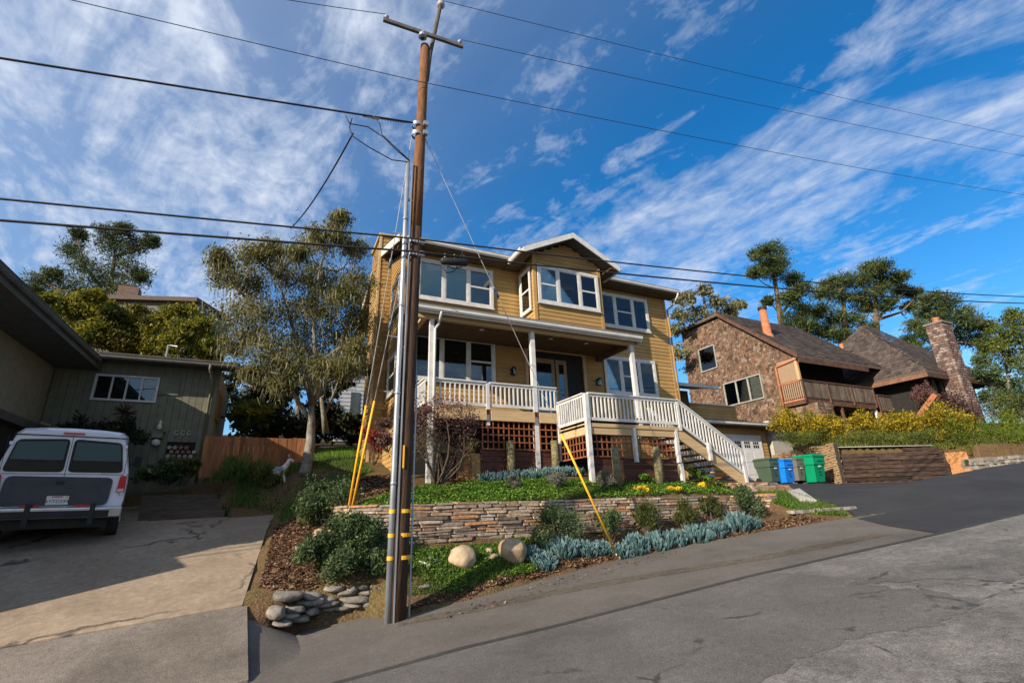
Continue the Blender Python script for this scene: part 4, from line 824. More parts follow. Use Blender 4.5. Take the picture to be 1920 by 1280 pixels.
GRAV = mat('white_gravel', (.34, .32, .29), (.55, .53, .5), rough=.95, scale=40, bump=.6, bscale=60)
q = [(21.2, 13.1, 2.02), (25.1, 11.25, 1.97), (25.7, 12.3, 2.2), (21.9, 14.6, 2.28)]
tag(MB().add(q, [(0, 1, 2, 3)]).build('gravel_strip', GRAV), kind='structure')
dsr = thing('dirt_steps', 'short flight of orange dirt and timber steps beside the grey stone wall', 'steps', (26, 11.2, .4))
ODIRT = mat('orange_dirt', (.26, .12, .045), (.38, .2, .09), rough=.95, scale=9, bump=.4)
for k in range(6): piece('step', (25.62+.27*k, 10.93+.115*k, .36+.25*k), (.85, .45, .27), ODIRT, dsr, (0, 0, -1.12))
gws = thing('grey_stone_wall', 'low pale grey wall of stacked stones at the road bend', 'wall', (28, 9.8, .2))
dry_wall(gws, [(26.1, 10.68), (28.5, 9.72), (32, 8.45)], lambda s: 1.38+.04*s, lambda s: .1, .13, .2, .2, .55, LBG, 120, depth=.4, core=CORE, seed=12)
# ================================================================ LEFT HOUSE, VAN, FENCE
GREYW = mat('grey_green_siding', (.125, .125, .088), (.165, .165, .118), rough=.85, scale=4, rnd=.08, bump=.1)
STUC = mat('olive_stucco', (.2, .19, .14), (.26, .24, .18), rough=.9, scale=5, bump=.2)
DKFAS = mat('dark_fascia', (.08, .08, .07), (.11, .11, .098), rough=.8, scale=4)
LY = 20.0
lh = thing('grey_house', 'single-storey grey-green house with vertical siding and a projecting wing', 'house', (-4.5, 20, 1))
wl = box('front_wall', (-6.7, LY+.03, .7), (-2.14, LY+.2, 5.2), GREYW, lh)
holes = [(-5.62, -3.84, 3.8, 4.68), (-3.3, -2.45, 1.95, 2.52)]
x = -6.68
while x < -2.2:
    z0s = [(.9, 5.15)]
    for h in holes:
        if x+.1 > h[0] and x+.1 < h[1]: z0s = [s for a, b in z0s for s in ((a, min(b, h[2])), (max(a, h[3]), b)) if s[1]-s[0] > .05]
    for a, b in z0s: piece('siding_board', (x+.105, LY+.01, (a+b)/2), (.198, .03, b-a), GREYW, wl)
    x += .21
wr = box('side_wall', (-2.3, LY+.21, .9), (-2.14, 25, 5.2), STUC, lh)
def lwin(u0, u1, z0, z1, n):
    w = MB()
    for a, b, q, r in ((u0, u1, z0, z0+.07), (u0, u1, z1-.07, z1), (u0, u0+.07, z0+.07, z1-.07), (u1-.07, u1, z0+.07, z1-.07)): w.box((a, LY-.06, q), (b, LY+.02, r))
    wo = w.build('window', WHITE, lh)
    for k in range(n):
        a = u0+.07+(u1-u0-.14)*k/n; b = u0+.07+(u1-u0-.14)*(k+1)/n
        box('pane', (a, LY-.012, z0+.07), (b, LY-.006, z1-.07), GLASS, wo); box('interior', (a, LY+.018, z0+.07), (b, LY+.024, z1-.07), DARK, wo)
        if k: box('mullion', (a-.025, LY-.05, z0+.07), (a+.025, LY-.015, z1-.07), WHITE, wo)
lwin(-5.62, -3.84, 3.8, 4.68, 4)
so_ = MB()
for a, b, q, r in ((20.9, 22.1, 3.5, 3.58), (20.9, 22.1, 4.5, 4.58), (20.9, 20.98, 3.58, 4.5), (22.02, 22.1, 3.58, 4.5), (21.3, 21.36, 3.58, 4.5), (21.7, 21.76, 3.58, 4.5)): so_.box((-2.139, a, q), (-2.09, b, r))
sw_ = so_.build('window', mat('ochre_frame', (.3, .2, .07), rough=.6), lh); box('pane', (-2.136, 20.98, 3.58), (-2.128, 22.02, 4.5), DARK, sw_)
MB().prism([(19.35, 5.1), (22.6, 5.75), (22.6, 5.95), (19.35, 5.28)], 'x', -6.6, -1.55).build('roof', ROOF, lh); gutter('gutter', (-5.45, 19.34, 5.06), (-1.55, 19.34, 5.06), lh, m=DKFAS)
box('soffit', (-5.45, 19.4, 5.08), (-1.6, LY, 5.12), DKFAS, lh)
MB().tube([(-2.35, 19.25, 5.1), (-2.35, 19.3, 4.95), (-2.28, 19.93, 4.6), (-2.28, 19.93, 1.2)], .045, 8).build('downspout', GREYW, lh, True)
box('corner_board', (-2.2, LY-.03, .9), (-2.1, LY+.2, 5.1), GREYW, lh); box('shutter_panel', (-3.82, LY-.05, 4.1), (-3.25, LY-.01, 4.75), GREYW, lh)
box('crawl_opening', (-3.3, LY+.025, 1.95), (-2.45, LY+.028, 2.52), DARK, lh)
# projecting wing on the left, eave running towards the street
wg = box('wing_wall', (-13, 10.05, 2.95), (-6.72, 20.4, 5.2), STUC, lh)
box('wing_band', (-13, 10.0, 2.72), (-6.68, 20.0, 2.95), DKFAS, lh); box('shadow_screen', (-7, 9.4, -1.8), (-6.85, 10.1, 2.0), DKFAS, lh); box('wing_base', (-13, 10.1, -1.6), (-6.9, 20.3, 2.72), mat('garage_dark', (.03, .028, .024), (.045, .042, .036), rough=.9), lh)  # added unseen screen, sized so its shadow notches the driveway
MB().prism([(-5.55, 4.88), (-9.8, 6.5), (-14, 4.88), (-14, 5.06), (-9.8, 6.7), (-5.55, 5.04)], 'y', 9.7, 20.6).build('wing_roof', ROOF, lh)
box('wing_fascia', (-5.56, 9.68, 4.76), (-5.5, 20.6, 5.05), DKFAS, lh); box('wing_soffit', (-6.7, 9.7, 4.78), (-5.57, 20.5, 4.83), DKFAS, lh)
gutter('wing_gutter', (-5.5, 9.7, 4.9), (-5.5, 19.4, 4.92), lh, out=(1, 0), m=DKFAS)
MB().tube([(-6.66, 19.9, 3.0), (-6.2, 19.95, 2.85), (-5.6, 19.95, 2.6)], .04, 6).build('handrail', FASCIA, lh)
MB().tube([(-3.9, 20.4, 5.3), (-3.9, 20.4, 6.0), (-3.6, 20.3, 5.95)], .03, 6).build('vent_pipe', GALV, lh)
# firewood and ornaments by the wall
for k in range(14):
    i, j = k % 5, k // 5; o = MB().tube([(-3.18+i*.16+.08*(j % 2), LY+.0-.02, 2.03+j*.14), (-3.18+i*.16+.08*(j % 2), LY-.2, 2.03+j*.14)], .06+.012*r_.random(), 8).build('firewood_log', ramp_mat('cut_logs', [(.3, .2, .13), (.16, .09, .06), (.42, .34, .26)]), None)
    tag(o, 'split firewood log stacked in the low opening of the grey wall', 'log', 'firewood in the wall opening')
box_o = tag(box('wood_ledge', (-3.35, LY-.25, 1.9), (-2.4, LY-.015, 1.96), DKFAS), 'dark ledge carrying the firewood on the grey wall', 'shelf')
bd = thing('bird_ornament', 'small white bird ornament standing on a wall box', 'ornament', atY(298, 806, 19.9)); c = atY(298, 806, 19.85)
MB().lathe([(.0, 0), (.07, .02), (.09, .1), (.05, .19), (.03, .24), (.045, .29), (.0, .34)], tuple(c), 10).build('body', WHITE, bd, True); MB().bar((c[0], c[1], c[2]+.28), (c[0]+.1, c[1], c[2]+.26), .02, .02).build('beak', YEL, bd)
c = atY(297, 812, 19.88); tag(MB().box((c[0]-.17, c[1]-.12, c[2]-.16), (c[0]+.15, c[1]+.1, c[2]+.03)).box((c[0]-.2, c[1]-.14, c[2]+.03), (c[0]+.18, c[1]+.1, c[2]+.06)).build('wall_box', GREYW), 'grey wall box under the white bird ornament', 'box')
c = atY(293, 830, 19.9); tag(MB().tube([c, c+np.array([0, -.1, 0]), c+np.array([0, -.16, 0])], [.12, .12, .06], 14).build('wall_lamp', WHITE, None, True), 'round white wall lamp below the bird box', 'lamp')
# address numerals on the grey wall
FIGM = mat('pale_numeral', (.4, .4, .38), rough=.6)
for k, px in enumerate((331, 343, 355)):
    c = atY(px, 811, LY-.04); tag(MB().tube([(c[0]+.05*math.cos(t), c[1], c[2]+.08*math.sin(t)) for t in np.linspace(.6, 2*math.pi-.3+k*.2, 9)], .016, 5).build('wall_numeral', FIGM), ['first', 'middle', 'last'][k]+' pale curved numeral on the grey siding', 'numeral')
# garden steps up to the grey house
gs = thing('garden_steps', 'low wide earth steps with timber risers beside the white van', 'steps', (-1.9, 16.2, .1))
STEPM = mat('step_earth', (.085, .066, .05), (.13, .10, .075), rough=.95, scale=6, bump=.3)
for k in range(4): piece('step', (-2.0-.12*k, 16.2+.62*k+.4, .07+.16*k), (1.9, .9, .3), STEPM, gs); piece('riser', (-2.0-.12*k, 16.2+.62*k-.07, .08+.16*k), (1.92, .05, .31), mat('riser_wood', (.07, .05, .036), (.12, .088, .062), rough=.9, scale=6, stretch=(.4, 1, 4)), gs)
# fence
FEN = mat('fence_cedar', (.16, .06, .025), (.28, .12, .05), rough=.85, scale=6, stretch=(2, 2, .3), rnd=.25, bump=.2)
fn = thing('board_fence', 'reddish cedar board fence between the grey house and the lichen oak', 'fence', (-.6, 18.3, 1.2))
x = -2.05; k = 0
while x < .86: piece('board', (x+.07, 18.3+.006*(k % 2), 1.75+.12), (.135, .02, 1.28+.012*r_.normal()), FEN, fn); x += .142; k += 1
for z in (1.4, 2.3): piece('rail', (-.6, 18.34, z), (2.95, .04, .09), FEN, fn)
# ---- white van seen from behind
VW = mat('van_paint', (.54, .54, .6), (.64, .64, .7), rough=.35, scale=2, coat=.6, spec=.5); VG = mat('van_grey_panel', (.035, .036, .042), (.05, .05, .058), rough=.5, scale=3)
RED = mat('tail_red', (.42, .01, .012), (.5, .02, .02), rough=.2, coat=.5); CHR = mat('bumper_chrome', (.4, .4, .42), (.5, .5, .52), rough=.25, metal=.9)
TINT = glass_mat('van_glass', (.62, .7, .72), .5)
van = thing('parked_van', 'white passenger van with grey rear panel parked on the concrete driveway', 'van', (-3.9, 13.55, -.2))
vx, vy = -3.85, 13.35; vz = float(drive_z(vx, 13.9)); vp = math.atan(.10); VS = 1.06; vyaw = rad(12)
def vpt(p):
    """van frame: x right, y forward, z up from the road under the rear axle"""
    x, y, z = p[0]*VS, p[1]*VS, p[2]*VS; y2 = y*math.cos(vp)-(z-.35)*math.sin(vp); return (vx+x*math.cos(vyaw)-y2*math.sin(vyaw), vy+x*math.sin(vyaw)+y2*math.cos(vyaw), vz+.1+y*math.sin(vp)+z*math.cos(vp))
def vobj(name, mb, m, par, smooth=False, bev=0):
    mb.V = [vpt(p) for p in mb.V]; o = mb.build(name, m, par, smooth)
    if bev: b = o.modifiers.new('bevel', 'BEVEL'); b.width = bev; b.segments = 2; b.limit_method = 'ANGLE'
    return o
# body loft: half-width and height profile along the length
sec = []
def vsec(y, w, zb, zt, wt, sh):
    return [(-w*.96, y, zb), (-w, y, zb+.25), (-w, y, zb+.62), (-w*.985, y, sh), (-wt, y, zt-.12), (-wt+.1, y, zt-.03), (-wt*.5, y, zt), (0, y, zt+.01), (wt*.5, y, zt), (wt-.1, y, zt-.03), (wt, y, zt-.12), (w*.985, y, sh), (w, y, zb+.62), (w, y, zb+.25), (w*.96, y, zb)]
for (y, w, zb, zt, wt, sh) in ((.06, .97, .42, 1.96, .80, 1.2), (.0, .985, .42, 1.97, .81, 1.2), (.12, 1.0, .38, 2.02, .83, 1.2), (1.5, 1.01, .36, 2.07, .85, 1.2), (3.4, 1.01, .36, 2.05, .85, 1.2), (3.9, 1.0, .36, 1.9, .8, 1.2), (4.6, .98, .4, 1.28, .78, 1.15), (5.2, .95, .45, 1.12, .75, 1.05), (5.35, .88, .5, 1.0, .7, .95)): sec.append(vsec(y, w, zb, zt, wt, sh))
V = [p for s in sec[1:] for p in s]; n = 15; F = [(i*n+k, i*n+k+1, (i+1)*n+k+1, (i+1)*n+k) for i in range(len(sec)-2) for k in range(n-1)]+[tuple(range(n))]+[tuple((len(sec)-2)*n+k for k in reversed(range(n)))]
vobj('body', MB().add(V, F), VW, van, False, .02)
def vwin(x0, x1, z0, z1, xs, name='rear_window'):
    y = -.012; Vv = [(x0-xs, y, z0), (x1-xs*0, y, z0), (x1, y, z1), (x0, y, z1)]
    return Vv
def rounded(P, r, n=4):
    out = []; m_ = len(P)
    for i in range(m_):
        p = np.array(P[i]); a = np.array(P[i-1])-p; b = np.array(P[(i+1) % m_])-p; a = p+a/np.linalg.norm(a)*r; b = p+b/np.linalg.norm(b)*r
        for t in np.linspace(0, 1, n): out.append(tuple((1-t)**2*a+2*t*(1-t)*p+t*t*b))
    return out
def panel(P, y0, y1, r): q = rounded(P, r); return MB().prism(q, 'y', y0, y1)
for s in (-1, 1):
    P = [(s*.05, 1.22), (s*.86, 1.22), (s*.76, 1.76), (s*.05, 1.80)]
    w = vobj('rear_window', panel(P, -.028, -.016, .07), TINT, van); vobj('seal', panel([(s*.03, 1.195), (s*.885, 1.195), (s*.78, 1.785), (s*.03, 1.825)], -.015, -.003, .08), RUB, w)
    vobj('upper_backing', panel([(s*.07, 1.42), (s*.82, 1.42), (s*.76, 1.74), (s*.07, 1.78)], -.0155, -.0152, .03), BLIND, w)  # blue-grey panel behind the upper half of the glass
    vobj('tail_light', panel([(s*.84, .82), (s*.975, .82), (s*.965, 1.14), (s*.86, 1.14)], -.05, -.004, .02), RED, van, False); vobj('side_reflector', MB().box((s*.38-.13, -.06, .535), (s*.38+.13, -.045, .60)), RED, van)
    for y in (.85, 4.35):
        wh = vobj('wheel', MB().tube([(s*.80, y, .2), (s*.99, y, .2)], .36, 20), RUB, van); vobj('rim', MB().tube([(s*.97, y, .2), (s*1.0, y, .2)], .2, 14), CHR, wh)
    vobj('mirror', MB().box((s*1.06, 3.7, 1.25), (s*1.22, 3.8, 1.52)).bar((s*.98, 3.75, 1.3), (s*1.1, 3.75, 1.33), .04, .04), RUB, van)
    vobj('door_seam', MB().box((s*.905-.004, -.006, .75), (s*.905+.004, .0, 1.85)), RUB, van)
    vobj('side_window', MB().hexa([(s*.99, .5, 1.24), (s*.995, .5, 1.24), (s*.995, 1.8, 1.24), (s*.99, 1.8, 1.24), (s*.86, .5, 1.82), (s*.872, .5, 1.82), (s*.872, 1.8, 1.82), (s*.86, 1.8, 1.82)]), RUB, van)
for s in (-1, 1):
    for z in (.78, 1.12, 1.68): vobj('hinge', MB().box((s*(.93 if z < 1.5 else .85)-.025, -.03, z), (s*(.93 if z < 1.5 else .85)+.025, -.004, z+.06)), VW, van)
    vobj('lamp_lens', MB().box((s*.905-.05, -.056, .83), (s*.905+.05, -.051, .89)), WHITE, van)
    vobj('body_crease', MB().box((s*.93-.04, -.012, 1.155), (s*.93+.04, -.004, 1.165)), RUB, van)
vobj('body_crease', MB().box((-.88, -.010, 1.155), (.88, -.004, 1.163)), RUB, van); vobj('badge', MB().box((.55, -.012, 1.165), (.72, -.006, 1.19)), CHR, van)
vobj('centre_seam', MB().box((-.004, -.006, .7), (.004, 0, 1.9)), RUB, van)
vobj('rear_panel', panel([(-.84, .58), (.74, .58), (.76, 1.1), (-.8, 1.12)], -.034, -.004, .1), VG, van); vobj('door_handle', MB().box((-.09, -.07, .98), (.02, -.036, 1.03)), RUB, van)
vobj('brake_light', MB().box((-.16, -.03, 1.91), (.16, .06, 1.945)), RED, van); vobj('drip_rail', MB().box((-.84, -.02, 1.865), (.84, .02, 1.885)), RUB, van)
vobj('bumper', MB().box((-1.0, -.2, .36), (1.0, .02, .56)), CHR, van, False, .03); vobj('bumper_pad', MB().box((-.8, -.206, .375), (.8, -.202, .5)), RUB, van); [vobj('hitch_bracket', MB().box((q, -.22, .24), (q+.08, -.1, .62)), RUB, van) for q in (-.42, .5)]
vobj('underbody', MB().box((-.8, .1, .16), (.8, 5.0, .42)), RUB, van)
PLM = mat('plate_white', (.55, .55, .52), rough=.5); pt_ = vobj('licence_plate', MB().box((-.17, -.05, .60), (.15, -.04, .76)), PLM, van); vobj('plate_sticker', MB().box((.1, -.054, .728), (.145, -.0505, .754)), YEL, pt_); vobj('plate_header', MB().box((-.1, -.054, .735), (.06, -.0505, .752)), RED, pt_)
def text(name, body, size, m, parent, fn, depth=.002):
    cu = bpy.data.curves.new(name, 'FONT'); cu.body = body; cu.size = size; cu.align_x = 'CENTER'; cu.extrude = depth; t = bpy.data.objects.new('tmp', cu); COL.objects.link(t)
    dg = bpy.context.evaluated_depsgraph_get(); me = bpy.data.meshes.new_from_object(t.evaluated_get(dg)); bpy.data.objects.remove(t)
    me.materials.clear(); me.materials.append(m)
    for v in me.vertices: v.co = Vector(fn(v.co.x, v.co.y, v.co.z))
    return link(bpy.data.objects.new(name, me), parent)
text('plate_lettering', '6YTD594', .085, mat('plate_blue', (.03, .04, .12), rough=.6), pt_, lambda x, y, z: vpt((x-.01, -.0525-z*.2, .635+y)))
# ================================================================ RIGHT SHINGLE HOUSE
SHI = ramp_mat('cedar_shingle', [(.045, .028, .02), (.10, .06, .04), (.15, .085, .052), (.085, .06, .046), (.2, .15, .115), (.14, .072, .038)], src='tint', noise=.25, nscale=3, bump=.3)
BRW = mat('brown_stain', (.06, .03, .02), (.11, .06, .04), rough=.85, scale=5, rnd=.25); COP = mat('copper_red', (.32, .11, .05), (.42, .17, .085), rough=.5, scale=6); TAN = mat('tan_panel', (.2, .135, .085), (.28, .195, .125), rough=.85, scale=14, stretch=(1, 8, .3))
ROOF2 = mat('brown_shake_roof', (.055, .042, .036), (.12, .09, .078), rough=.95, scale=9, stretch=(1, 1, 2), bump=.8, bscale=12)
hx, hy, hz = 25.15, 16.38, 5.12
rh = thing('shingle_house', 'brown cedar-shingled hillside house with steep roof and wooden balcony', 'house', (hx, hy, 4))
def face_quads(name, Vs, tint, m, parent, kind='stuff'):
    """many small quads/boxes with a per-piece tint; Vs (n,k,3)"""
    n, k, _ = Vs.shape; me = bpy.data.meshes.new(name); me.vertices.add(n*k); me.vertices.foreach_set('co', Vs.reshape(-1).astype(np.float32))
    me.loops.add(n*k); me.loops.foreach_set('vertex_index', np.arange(n*k, dtype=np.int32)); me.polygons.add(n); me.polygons.foreach_set('loop_start', np.arange(0, n*k, k, dtype=np.int32)); me.polygons.foreach_set('loop_total', np.full(n, k, np.int32))
    a = me.attributes.new('tint', 'FLOAT', 'POINT'); a.data.foreach_set('value', np.repeat(tint, k).astype(np.float32)); me.materials.append(m); me.update(); me.validate()
    o = link(bpy.data.objects.new(name, me), parent)
    if kind: o['kind'] = kind
    return o
def shingles(name, org, u, v, nrm, poly, m, parent, ew=.17, eh=.17, lift=.02, seed=0, holes=()):
    """overlapping shingles (tilted quads with a butt edge) over a planar polygon given in (u,v) metres"""
    r = np.random.default_rng(seed); P = [tuple(p) for p in poly]; us = [p[0] for p in P]; vs = [p[1] for p in P]; Q = []; T = []
    org, u, v, nrm = [np.array(q, float) for q in (org, u, v, nrm)]; vv = min(vs)
    while vv < max(vs):
        uu = min(us)-r.random()*ew
        while uu < max(us):
            w = ew*r.uniform(.6, 1.4); c = (uu+w/2, vv+eh/2)
            if inpoly(np.array([c[0]]), np.array([c[1]]), P)[0] and not any(a < c[0] < b and p < c[1] < q for a, b, p, q in holes):
                a, b = uu+.006, uu+w-.006; z0 = vv+r.normal()*.012; z1 = vv+eh*1.15; l = lift*r.uniform(.7, 1.6); t = r.random()
                p = [org+u*a+v*z0+nrm*l, org+u*b+v*z0+nrm*l, org+u*b+v*z1+nrm*.003, org+u*a+v*z1+nrm*.003]; Q.append(p); T.append(t)
                Q.append([org+u*a+v*z0, org+u*b+v*z0, org+u*b+v*z0+nrm*l, org+u*a+v*z0+nrm*l]); T.append(t)
            uu += w
        vv += eh
    return face_quads(name, np.array(Q), np.array(T), m, parent)
prof = [(17.6, 3.2), (24.4, 3.2), (24.2, 11.35), (20.77, 11.35), (16.3, 7.33), (17.6, 7.33)]
gwl = MB().prism(prof, 'x', hx+.03, hx+.25).build('gable_wall', BRW, rh)
hol = [(21.65, 22.9, 8.25, 9.7), (18.75, 21.35, 5.65, 6.98)]
shingles('wall_shingles', (hx+.03, 0, 0), (0, 1, 0), (0, 0, 1), (-1, 0, 0), prof, SHI, rh, ew=.13, eh=.145, seed=1, holes=hol)
def xwin(y0, y1, z0, z1, n):
    w = MB()
    for a, b, q, r in ((y0-.05, y1+.05, z0-.07, z0), (y0-.05, y1+.05, z1, z1+.07), (y0-.06, y0, z0, z1), (y1, y1+.06, z0, z1)): w.box((hx-.06, a, q), (hx+.02, b, r))
    for k in range(1, n): y = y0+(y1-y0)*k/n; w.box((hx-.05, y-.04, z0), (hx+.02, y+.04, z1))
    wo = w.build('window', mat('pale_post', (.22, .22, .2), (.3, .3, .27), rough=.8), rh); box('pane', (hx-.012, y0, z0), (hx-.006, y1, z1), GLASS, wo); box('interior', (hx+.01, y0, z0), (hx+.015, y1, z1), DARK if n == 1 else BRW, wo)
xwin(21.65, 22.9, 8.25, 9.7, 1); xwin(18.75, 21.35, 5.65, 6.98, 3)
sl_ = (11.45-7.3)/(20.77-16.15)
MB().prism([(16.15, 7.28), (20.77, 11.43), (24.3, 11.43), (24.3, 11.6), (20.77, 11.62), (16.15, 7.46)], 'x', hx-.22, 32.9).build('roof', ROOF2, rh)
SHK = ramp_mat('roof_shakes', [(.03, .024, .021), (.055, .043, .038), (.085, .066, .058), (.045, .034, .03)], src='tint', noise=.3, nscale=2, bump=.4)
nl = math.hypot(1, sl_); shingles('roof_shakes', (hx-.22, 16.15, 7.47), (1, 0, 0), (0, 1/nl, sl_/nl), (0, -sl_/nl, 1/nl), [(0, 0), (7.9, 0), (7.9, 6.2), (0, 6.2)], SHK, rh, ew=.22, eh=.24, seed=2)
MB().hexa([(hx-.26, 16.1, 7.2), (hx-.22, 16.1, 7.2), (hx-.22, 20.77, 11.36), (hx-.26, 20.77, 11.36), (hx-.26, 16.1, 7.48), (hx-.22, 16.1, 7.48), (hx-.22, 20.77, 11.64), (hx-.26, 20.77, 11.64)]).build('rake_board', BRW, rh)
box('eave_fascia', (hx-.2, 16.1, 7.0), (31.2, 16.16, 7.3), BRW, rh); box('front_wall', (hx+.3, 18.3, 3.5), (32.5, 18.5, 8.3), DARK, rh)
MB().tube([(hx-.1, 16.3, 7.25), (hx-.1, 17.55, 7.12), (hx-.1, 17.6, 7.0), (hx-.08, 17.64, 3.6)], .06, 8).build('downspout', COP, rh, True)
c = atY(1441, 634, 18.4); MB().tube([(c[0], c[1], c[2]-.25), (c[0], c[1], c[2]+.2), (c[0], c[1], c[2]+.22), (c[0], c[1], c[2]+1.85)], [.36, .3, .24, .2], 14).build('flue', COP, rh, True); MB().tube([(c[0], c[1], c[2]+1.85), (c[0], c[1], c[2]+2.02)], .26, 14).build('flue_cap', RUB, rh)
# balcony
def balcony(x0, x1, y, z, h, m, side=None):
    d = box('balcony', (x0, y, z-.3), (x1, y+1.6, z-.02), BRW, rh); k = x0
    while k < x1: piece('slat', (k+.045, y-.02, z+h/2), (.075, .02, h-.08), m, d); k += .108
    box('top_rail', (x0-.03, y-.07, z+h-.03), (x1+.02, y+.05, z+h+.05), BRW, d); box('bottom_rail', (x0, y-.03, z), (x1, y+.02, z+.06), BRW, d)
    n = max(1, int((x1-x0)/2))
    for i in range(n+1): piece('rail_post', (x0+(x1-x0)*i/n, y-.04, z+h/2-.08), (.09, .06, h+.2), BRW, d)
    if side:
        k = y
        while k < y+side: piece('slat', (x0-.02, k+.045, z+h/2), (.02, .075, h-.08), TAN, d); k += .12
        box('top_rail', (x0-.06, y+.06, z+h-.03), (x0+.04, y+side, z+h+.05), COP, d); box('bottom_rail', (x0-.04, y+.03, z-.1), (x0+.02, y+side, z+.0), COP, d)
SLAT = mat('weathered_slats', (.06, .046, .036), (.13, .10, .08), rough=.9, scale=7, rnd=.35, stretch=(1, 1, .3))
balcony(hx+.02, 31.5, hy, hz, .95, SLAT, 1.2); balcony(31.6, 34.7, hy-.1, hz-.42, .95, SLAT)
box('corner_screen', (hx-.04, 16.5, 6.1), (hx+.04, 17.55, 7.35), TAN, rh); box('screen_edge', (hx-.06, 16.36, 6.1), (hx+.08, 16.5, 7.4), mat('fir_post', (.42, .25, .13), (.5, .32, .18), rough=.8), rh)
ob = MB().box((hx+.2, 15.9, 3.4), (26.6, 17.4, 4.75)).build('shingled_base', BRW, rh); shingles('base_shingles', (0, 15.9, 0), (1, 0, 0), (0, 0, 1), (0, -1, 0), [(hx+.2, 3.4), (26.6, 3.4), (26.6, 4.75), (hx+.2, 4.75)], SHI, rh, seed=4); shingles('base_shingles', (hx+.2, 0, 0), (0, 1, 0), (0, 0, 1), (-1, 0, 0), [(15.9, 3.4), (17.4, 3.4), (17.4, 4.75), (15.9, 4.75)], SHI, rh, seed=5)
for X in (28.3, 31.5, 33.3): piece('deck_post', (X, hy+.1, 4.2), (.12, .12, 1.4), WHITE if X > 30 else BRW, rh)
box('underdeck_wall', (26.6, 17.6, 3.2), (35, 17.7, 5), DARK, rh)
# hip-roofed second block
ex0, ex1, ey0, ey1, ez2 = 32.1, 41, 13.75, 23.5, 6.62; pk = [(35.9, 18.2, 11.25), (37.2, 18.9, 11.25)]
E4 = [(ex0, ey0, ez2), (ex1, ey0, ez2), (ex1, ey1, ez2), (ex0, ey1, ez2)]
MB().add(E4+pk+[(x, y, z-.16) for x, y, z in E4], [(0, 1, 5, 4), (1, 2, 5), (2, 3, 4, 5), (3, 0, 4), (0, 6, 7, 1), (1, 7, 8, 2), (2, 8, 9, 3), (3, 9, 6, 0), (9, 8, 7, 6)]).build('hip_roof', ROOF2, rh)
def roof_shk(a, b, p, seed, p2=None):
    a, b, p = map(np.array, (a, b, p)); u = (b-a)/np.linalg.norm(b-a); n = np.cross(u, p-a); n /= np.linalg.norm(n); n = n if n[2] > 0 else -n; v = np.cross(n, u); v = v if v[2] > 0 else -v
    q = [(0, 0), (float((b-a) @ u), 0)]+([(float((np.array(p2)-a) @ u), float((np.array(p2)-a) @ v))] if p2 else [])+[(float((p-a) @ u), float((p-a) @ v))]
    shingles('hip_shakes', a+n*.01, u, v, n, q, SHK, rh, ew=.24, eh=.26, seed=seed)
roof_shk(E4[3], E4[0], pk[0], 6); roof_shk(E4[0], E4[1], pk[0], 7, pk[1])
box('hip_fascia', (ex0-.02, ey0-.02, ez2-.42), (ex0+.04, ey1, ez2-.17), SHI if False else mat('orange_fascia', (.11, .055, .032), (.2, .105, .06), rough=.8, scale=7), rh); box('hip_fascia', (ex0+.05, ey0-.02, ez2-.42), (ex1, ey0+.04, ez2-.17), BRW, rh)
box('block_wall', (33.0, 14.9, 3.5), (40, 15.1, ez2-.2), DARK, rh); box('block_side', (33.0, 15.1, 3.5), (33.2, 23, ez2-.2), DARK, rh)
for k in range(3): piece('glazing_post', (34.0+.75*k, 14.7, 5.6), (.16, .12, 1.9), MATS['pale_post'], rh)
vp_ = dep(1592, 662, 33.5); rv = MB().box((vp_[0]-.45, vp_[1]-.5, vp_[2]-.8), (vp_[0]+.5, vp_[1]+.5, vp_[2]-.05)).prism([(vp_[0]-.65, vp_[2]-.05), (vp_[0]+.7, vp_[2]-.05), (vp_[0]+.02, vp_[2]+.3)], 'y', vp_[1]-.6, vp_[1]+.6).build('roof_dormer', SHK if False else ROOF2, rh); MB().tube([(vp_[0]-.1, vp_[1]+.3, vp_[2]+.1), (vp_[0]-.1, vp_[1]+.3, vp_[2]+.75)], .13, 10).build('vent_flue', COP, rv, True)
BRK = ramp_mat('chimney_brick', [(.10, .058, .045), (.15, .095, .078), (.22, .17, .15), (.125, .078, .065), (.08, .056, .048)], bump=.5, noise=.35, inter='CONSTANT')
c = dep(1790, 652, 28.3); cb = thing('brick_chimney', 'tall pale red brick chimney with terracotta pot beside the shake roof', 'chimney', (c[0], c[1], 4)); zt = 9.55; cw, cdp = 1.05, .85
MB().box((c[0]-cw/2+.03, c[1]-.0+.03, 2), (c[0]+cw/2-.03, c[1]+cdp-.03, zt)).build('flue_core', mat('mortar', (.16, .145, .13), rough=.9), cb)
zz = 3.9; k = 0; bme = ledge_block(77, BRK)
while zz < zt-.02:
    n = 4; o_ = .5*(k % 2)
    for i in range(n+1):
        a = max(0, (i-o_)/n); b = min(1, (i+1-o_)/n)
        if b-a > .04: shared('brick', bme, cb, (c[0]-cw/2+cw*(a+b)/2, c[1]+.05, zz+.08), (0, 0, 0), (cw*(b-a)-.03, .12, .135))
    for i in range(4):
        a = max(0, (i-.5+o_)/3); b = min(1, (i+.5+o_)/3)
        if b-a > .04: shared('brick', bme, cb, (c[0]-cw/2+.05, c[1]+.11+(cdp-.11)*(a+b)/2, zz+.08), (0, 0, 0), (.12, (cdp-.11)*(b-a)-.03, .135))
    zz += .155; k += 1
box('crown', (c[0]-cw/2-.06, c[1]-.06, zt), (c[0]+cw/2+.06, c[1]+cdp+.06, zt+.1), MATS['mortar'], cb); MB().lathe([(.2, 0), (.17, .25), (.2, .28), (.2, .33), (.14, .33)], (c[0]-.1, c[1]+.4, zt+.1), 12).build('pot', COP, cb, True)
